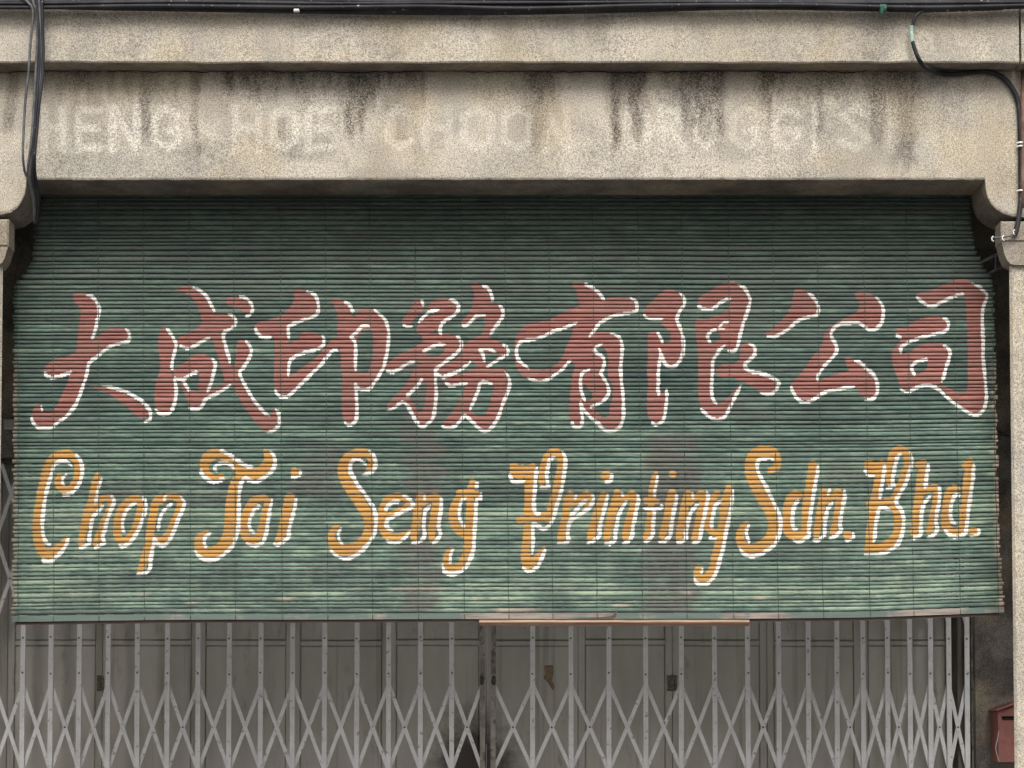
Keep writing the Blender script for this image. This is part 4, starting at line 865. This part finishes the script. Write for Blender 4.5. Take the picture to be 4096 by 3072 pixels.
def make_slat(i):
    y0, y1 = ys[i], ys[i + 1]; yc = (y0 + y1) / 2
    xl = float(np.interp(yc, le[:, 0], le[:, 1])) + random.uniform(-7, 4); xr = float(np.interp(yc, re_[:, 0], re_[:, 1])) + random.uniform(-4, 7)
    g0 = random.uniform(0.955, 1.035); bl = random.uniform(0.7, 1.25)
    PROF = [(f * g0, bb * bl if bb > 0 else bb) for f, bb in PROF0]
    rows = [y0 + f * (y1 - y0) for f, _ in PROF]
    cells = []; br = set()
    gx = np.arange(math.ceil(xl), math.floor(xr))
    for k in range(len(PROF) - 1):
        ym = (rows[k] + rows[k + 1]) / 2
        cy = np.clip(((ym - CY0) / CV), 0, CH - 1)
        # edges wander a little from slat to slat, as brushed paint does
        gxs = gx + (vn(gx / 16.0, i * 2.2 + k, 71) - 0.5) * 3.0
        r = cvs[np.full(gx.shape, int(round(cy))), np.clip((gxs / CV).astype(int), 0, CW - 1)]
        ch = np.nonzero(np.diff(r))[0]; cells.append(r); br.update((gx[ch] + 1).tolist())
    xs = np.array(sorted(br | set(np.arange(xl, xr, 22.0).tolist()) | {xl, xr}))
    keep = np.concatenate([[True], np.diff(xs) > 0.9]); xs = xs[keep]; xs[-1] = xr
    n = len(xs); m = len(PROF)
    bow = random.uniform(-0.8, 0.8); ph = random.uniform(0, 6)
    push = random.uniform(-0.0012, 0.0012)
    V, attY = [], []
    for x in xs:
        s = float(sag(x, yc)) + bow * math.sin(x / 900.0 + ph)
        c = WB(x, yc + s); hz = (WB(x, y0 + s) - WB(x, y1 + s)).length
        for f, b in PROF:
            q = c + Vector((0, SL, 1)).normalized() * hz * (0.5 - f) + Vector((0, -1, SL)) * (b + push); V.append(q - BO)
        for f in (PROF[-1][0], PROF[0][0]):
            q = c + Vector((0, SL, 1)).normalized() * hz * (0.5 - f) + Vector((0, 1, -SL)) * (0.0042 - push); V.append(q - BO)
    K = m + 2; F, MI = [], []
    mid = np.clip(((xs[:-1] + xs[1:]) / 2 - gx[0]).astype(int), 0, len(gx) - 1)
    for a in range(n - 1):
        for k in range(K):
            k2 = (k + 1) % K
            F.append((a * K + k, a * K + k2, (a + 1) * K + k2, (a + 1) * K + k)); MI.append(int(cells[k][mid[a]]) if k < m - 1 else 0)
    F += [tuple(range(K))[::-1], tuple((n - 1) * K + k for k in range(K))]; MI += [0, 0]
    me = mesh('slat', V, F)
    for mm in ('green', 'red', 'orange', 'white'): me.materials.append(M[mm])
    me.polygons.foreach_set('material_index', MI)
    X = np.repeat(xs, K); Y = np.full(X.shape, yc)
    tone, brn, bare, dark = stains(X, Y, i)
    edge = sstep(1350, 1600, Y) * np.maximum(sstep(xr - 16, xr - 8, X), 0.8 * (1 - sstep(xl + 5, xl + 12, X)))
    bare = np.maximum(bare, edge)
    # bare streaks on some of the lowest slats
    if yc > 2290: bare = np.maximum(bare, 0.6 * sstep(0.84, 0.92, vn(X / 95.0, i * 6.1, 63)) * sstep(2290, 2420, Y))
    fattr(me, 'tone', tone); fattr(me, 'brown', brn); fattr(me, 'bare', np.clip(bare, 0, 1)); fattr(me, 'dark', dark)
    fattr(me, 'greying', np.clip((1 - sstep(1050, 1650, Y)) * 0.36 + 0.5 * (vn(X / 160.0, i * 2.9, 65) - 0.5), 0, 0.8))  # greyer towards the top, with random patches along each slat
    fattr(me, 'wear', np.clip(0.9 * sstep(0.45, 0.8, vn(X / 140.0, Y / 90.0, 64)) + 0.6 * brn, 0, 1))
    sm = [True] * len(F); sm[-1] = sm[-2] = False
    me.polygons.foreach_set('use_smooth', sm)
    o = link('slat', me, None, blind); return o
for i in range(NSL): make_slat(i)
# bottom laths
def lath(name, ya, yb, mat, out, x0, x1, thick=0.010):
    V, F = [], []; xs = np.arange(x0, x1 + 1, (x1 - x0) / 60.0)
    for x in xs:
        s = float(sag(x, 2470)); a, b = WB(x, ya + s, out), WB(x, yb + s, out)
        V += [a - BO, b - BO, b - BO + Vector((0, thick, 0)), a - BO + Vector((0, thick, 0))]
    for i in range(len(xs) - 1):
        for k in range(4): F.append((i * 4 + k, i * 4 + (k + 1) % 4, (i + 1) * 4 + (k + 1) % 4, (i + 1) * 4 + k))
    F += [(3, 2, 1, 0), tuple((len(xs) - 1) * 4 + k for k in range(4))]
    return link(name, mesh(name, V, F), mat, blind)
yl = ys[-1]
lath('bottom_lath', yl + 1.5, 2478.0, M['bare_wood'], 0.006, 47, 4016)
lath('backing_lath', yl + 6, 2489.0, M['lath_dark'], -0.010, 60, 3996)
bt = MB()
a, b = WB(1917, 2480, -0.02), WB(2997, 2482, -0.02)
z0_, z1_, z2_ = WB(2400, 2502, -0.02).z, WB(2400, 2489, -0.02).z, WB(2400, 2479, -0.02).z
S_ = [(a.y - 0.032, z1_), (a.y - 0.028, z2_), (a.y + 0.012, z2_), (a.y + 0.012, z0_), (a.y - 0.004, z0_)]
bt.quad_prism([(a.x, y, z) for y, z in S_], [(b.x, y, z) for y, z in S_])
bt.build('batten', M['batten'], blind)
# broken splinter hanging at the bottom edge
P = [WB(2310, 2474, 0.012), WB(2400, 2472, 0.016), WB(2450, 2466, 0.020), WB(2462, 2455, 0.022), WB(2466, 2448, 0.02)]
MB().tube(P, [0.001, 0.003, 0.005, 0.005, 0.002], 6).build('splinter', M['lath_dark'], blind)
# cords that tie the slats together
CORDS = [74, 215, 397, 579, 763, 943, 1130, 1312, 1491, 1674, 1858, 2036, 2212, 2389, 2572, 2748, 2935, 3114, 3294, 3481, 3655, 3841, 3993]
for c in CORDS:
    P = []
    ph = random.uniform(0, 9)
    for i in range(NSL + 1):
        y = ys[i]; x = c - c * 0.0075 * (2470 - y) / 1390.0 + 2.2 * (float(vn(y / 90.0, ph, 81)) - 0.5) * 2
        if x < np.interp(y, le[:, 0], le[:, 1]) + 6 or x > np.interp(y, re_[:, 0], re_[:, 1]) - 6: continue
        s = float(sag(x, y))
        P.append(WB(x + 0.8 * (i % 2), y + s, 0.0028)); 
        if i < NSL: P.append(WB(x, (ys[i] + ys[i + 1]) / 2 + s, 0.0068))
    P.append(WB(c, 2462 + float(sag(c, 2470)), 0.008)); P.append(WB(c, 2477 + float(sag(c, 2470)), 0.008))
    MB().tube(P, 0.0021, 4).build('cord', M['string'], blind)

# ------------------------------------------------------------------ cables
def px_path(pts, Y):
    return [W(p[0], p[1], p[2] if len(p) > 2 else Y) for p in pts]
cb = thing('cable_bundle', 'thick bundle of black cables running along the ledge top', 'cable', tuple(W(2048, 40, -0.2)))
TOPC = [([(-900, -14), (0, -4), (600, -2), (1200, 2), (1650, 6), (2300, -4), (3000, -4), (3600, 0), (4200, -2), (4900, -14)], 8.0, -0.18),
        ([(-900, 20), (0, 22), (500, 30), (1000, 38), (1500, 46), (2000, 48), (2500, 38), (3000, 26), (3500, 33), (3700, 36), (4096, 22), (4900, 10)], 11.5, -0.175),
        ([(-900, 4), (0, 8), (500, 14), (1000, 22), (1500, 32), (2000, 38), (2500, 28), (3000, 14), (3500, 20), (4096, 14), (4900, 0)], 10.0, -0.19),
        ([(-900, -10), (0, 0), (500, 4), (1000, 10), (1500, 20), (2000, 24), (2500, 16), (3000, 5), (3500, 8), (4096, 4), (4900, -8)], 8.0, -0.185),
        ([(-900, 12), (0, 30), (600, 24), (1200, 30), (1700, 26), (2100, 34), (2600, 22), (3200, 20), (3700, 30), (4200, 20), (4900, 8)], 7.0, -0.208),
        ([(-900, 0), (0, 14), (700, 8), (1300, 14), (1800, 12), (2300, 10), (2800, 8), (3400, 12), (4200, 8), (4900, -4)], 6.0, -0.202)]
for k, (p, r, Y) in enumerate(TOPC):
    MB().tube(crv(px_path(p, Y), 10), 1.15 * r / 787.0, 10).build('cable', M['cable'], cb, True)
q = W(1186, 37, -0.206); MB().box(q.x - 0.014, q.x + 0.014, q.y - 0.008, q.y + 0.012, q.z - 0.012, q.z + 0.012, 0.003).build('tag', M['clip'], cb)
q = W(3530, 35, -0.20)
dg = MB(); dg.tube([q + Vector((-0.016, -0.004, 0.0)), q + Vector((0.016, -0.004, 0.0))], 0.021, 10)
dg.tube([q + Vector((-0.006, -0.022, 0)), q + Vector((-0.008, -0.018, -0.03)), q + Vector((-0.002, -0.014, -0.042))], [0.011, 0.008, 0.003], 6)
dg.build('tape_wrap', M['darkgreen'], cb)
q = W(3560, 33, -0.19); MB().tube([q, W(3700, 36, -0.19), W(4010, 26, -0.19)], 15.0 / 787, 10).build('sleeve', M['cable'], cb, True)

hb = thing('hanging_cables', 'grey cables hanging down in front of the left end of the beam', 'cable', tuple(W(140, 400, -0.2)))
def s2(pts): return [(a / 2.011, b / 2.011) + tuple(c) for a, b, *c in pts]
HANG = [([(150, -60), (215, 10), (258, 60), (266, 130), (245, 350), (228, 600), (205, 800), (190, 1050), (184, 1250), (200, 1380), (235, 1460), (265, 1560), (290, 1680), (300, 1760)], 5.2, M['cable_grey']),
        ([(250, -60), (275, 40), (298, 110), (302, 300), (290, 550), (276, 800), (264, 1000), (246, 1200), (226, 1350), (232, 1450), (262, 1560), (285, 1680), (290, 1770)], 6.0, M['cable_grey']),
        ([(310, -60), (316, 60), (322, 200), (330, 400), (325, 600), (308, 800), (294, 1000), (275, 1200), (245, 1380), (250, 1470), (275, 1600), (282, 1790)], 8.0, M['cable_grey']),
        ([(335, -60), (338, 60), (342, 200), (348, 420), (338, 640), (312, 860), (296, 1060), (278, 1260), (282, 1400), (300, 1500), (310, 1620), (305, 1780)], 6.5, M['cable']),
        ([(285, -60), (300, 80), (312, 250), (316, 500), (300, 760), (284, 960), (268, 1160), (262, 1330), (272, 1480), (305, 1560), (312, 1660), (300, 1800)], 5.0, M['cable'])]
for k, (p, r, m) in enumerate(HANG):
    pp = []
    for (a, b) in s2(p):
        Y = -0.222 - 0.006 * k if b < 640 else -0.222 - 0.006 * k + (b - 640) / 130.0 * 0.12
        pp.append((a, b, min(Y, 0.06)))
    MB().tube(crv(px_path(pp, 0), 8), r / 787.0, 8).build('cable', m, hb, True)

rc = thing('looping_cable', 'black cable looping from the ledge bundle down the right pillar', 'cable', tuple(W(3650, 150, -0.19)))
def s4(pts): return [(2996 + a / 2.011, b / 2.011, c) for a, b, c in pts]
P = s4([(1480, 62, -.19), (1400, 88, -.195), (1350, 120, -.195), (1322, 180, -.19), (1306, 250, -.18), (1312, 320, -.178), (1335, 400, -.178), (1372, 485, -.175), (1430, 548, -.12), (1540, 586, -.03), (1660, 596, -.022), (1800, 580, -.02), (1900, 575, -.02), (2000, 600, -.02), (2080, 660, -.02), (2140, 750, -.02), (2170, 850, -.02), (2180, 1000, -.02), (2185, 1200, -.02), (2187, 1400, -.022), (2187, 1560, -.022)])
P += [(3696 + a / 2.765, 650 + b / 2.765, -.026) for a, b in ((1072, 420), (1058, 520), (1042, 650), (1018, 760), (1004, 800))]
Q = crv(px_path(P, 0), 7); n = len(Q)
MB().tube(Q, [(6.0 + 4.0 * min(1, i / n * 2.2)) / 787 for i in range(n)], 10).build('cable', M['cable'], rc, True)
tp = crv(px_path(s4([(1310, 205, -.186), (1306, 250, -.18), (1312, 320, -.178), (1316, 335, -.178)]), 0), 5)
MB().tube(tp, [8.2 / 787 + 0.0012 * (i % 2) for i in range(len(tp))], 10).build('tape_wrap', M['tape'], rc, True)
for yy in (1150, 1178, 1535):
    q = W(2996 + 2183 / 2.011, yy / 2.011, -.03)
    MB().tube([q + Vector((-0.016, 0.004, 0.001)), q + Vector((-0.006, -0.010, 0)), q + Vector((0.006, -0.010, 0)), q + Vector((0.016, 0.004, -0.001))], 0.005, 6).build('clip', M['clip'], rc)

# pale pinned cable ends by the right capital
pe = thing('pinned_wire', 'short pale wire clipped beside the right pillar capital', 'wire', tuple(W(4000, 950, -.03)))
P = px_path([(4058, 938, -.03), (4040, 943, -.035), (4018, 948, -.035), (4002, 950, -.03), (3986, 950, -.02), (3972, 951, -.02)], 0)
MB().tube(crv(P, 5), 0.0045, 6).build('cable', M['cable_grey'], pe, True)
for (x, y) in ((3970, 956), (4012, 953), (4056, 930)):
    q = W(x, y, -.032); MB().tube([q + Vector((0.004, 0, 0.014)), q + Vector((-0.005, -0.004, 0.006)), q + Vector((-0.003, -0.004, -0.008)), q + Vector((0.006, 0, -0.012))], 0.0032, 6).build('clip', M['clip'], pe)
# iron stay
ir = thing('iron_stay', 'dark iron ladder shaped stay reaching from right pillar to blind corner', 'bracket', tuple(W(4000, 1080, 0)))
def rod(a, b, r, n='rod'): MB().tube([W(*a), W(*b)], r, 6).build(n, M['iron'], ir)
rod((4150, 935, -.06), (3926, 1050, .30), 0.0085); rod((4150, 1000, -.06), (3958, 1092, .30), 0.0085)
rod((3983, 1017, .20), (3983, 1074, .21), 0.005, 'rung')
# rust brown pipe at the party line
pi = MB().tube([W(4093, 285, -.03), W(4092, 500, -.03), W(4092, 745, -.03), W(4093, 830, -.03)], 0.012, 10).build('drain_pipe', M['pipe'], None, True)
tag(pi, 'thin rust brown pipe at the far right edge of the beam', 'pipe')

# ------------------------------------------------------------------ small things in the walkway
BXY = 1.93
lb = thing('letter_box', 'red metal letter box with gabled lid half hidden by right pillar', 'letter box', tuple(W(4070, 3050, BXY)))
x0, x1 = W(3993, 2950, BXY).x, W(4150, 2950, BXY).x; zb, ze, zr = W(4000, 3048, BXY).z, W(4000, 2846, BXY).z, W(4000, 2812, BXY).z; xm = (x0 + x1) / 2
MB().prism([(x0, zb), (x1, zb), (x1, ze), (xm, zr - 0.012), (x0, ze)], BXY, 2.118).build('body', M['redbox'], lb)
rf = MB()
rf.prism([(x0 - 0.014, ze + 0.002), (x0 - 0.014, ze + 0.012), (xm, zr + 0.012), (x1 + 0.014, ze + 0.012), (x1 + 0.014, ze + 0.002), (xm, zr)], BXY - 0.03, 2.118)
rf.build('lid', M['redbox'], lb)
sx0, sx1 = W(4008, 2880, BXY).x, W(4135, 2880, BXY).x; sz0, sz1 = W(4000, 2881, BXY).z, W(4000, 2866, BXY).z
MB().box(sx0, sx1, BXY - 0.002, BXY + 0.001, sz0, sz1).build('slot', M['black'], lb)
MB().box(sx0 - 0.004, sx1 + 0.004, BXY - 0.020, BXY - 0.0005, sz1 + 0.001, sz1 + 0.010, 0.003).build('slot_flap', M['redbox'], lb)
MB().tube(crv(px_path([(3995, 2925), (3989, 2960), (3983, 2990), (3986, 3010), (3992, 3030), (3996, 3046)], BXY - 0.01), 5), 0.0016, 6).build('wire', M['clip'], lb, True)
mb = thing('meter_box', 'small grey box on the dark wall at the far left of the blind', 'box', tuple(W(35, 1716, 2.1)))
a, b = W(13, 1715, 2.06), W(62, 1676, 2.06); MB().box(a.x, b.x, 2.06, 2.118, a.z, b.z, 0.004).build('case', M['greybox'], mb)
MB().box(a.x + 0.006, b.x - 0.006, 2.054, 2.0595, a.z + 0.006, b.z - 0.006, 0.002).build('cover', M['greybox'], mb)
wc = thing('wall_wire', 'dark twisted wire on the back wall right of the blind', 'wire', tuple(W(4020, 1735, 2.1)))
MB().tube(crv(px_path([(3960, 1722), (4000, 1728), (4025, 1742), (4050, 1736), (4090, 1730)], 2.105), 6), 0.006, 6).build('cable', M['iron'], wc, True)
MB().tube(crv(px_path([(3960, 1738), (4005, 1742), (4022, 1730), (4052, 1744), (4090, 1742)], 2.10), 6), 0.005, 6).build('cable', M['cable_grey'], wc, True)
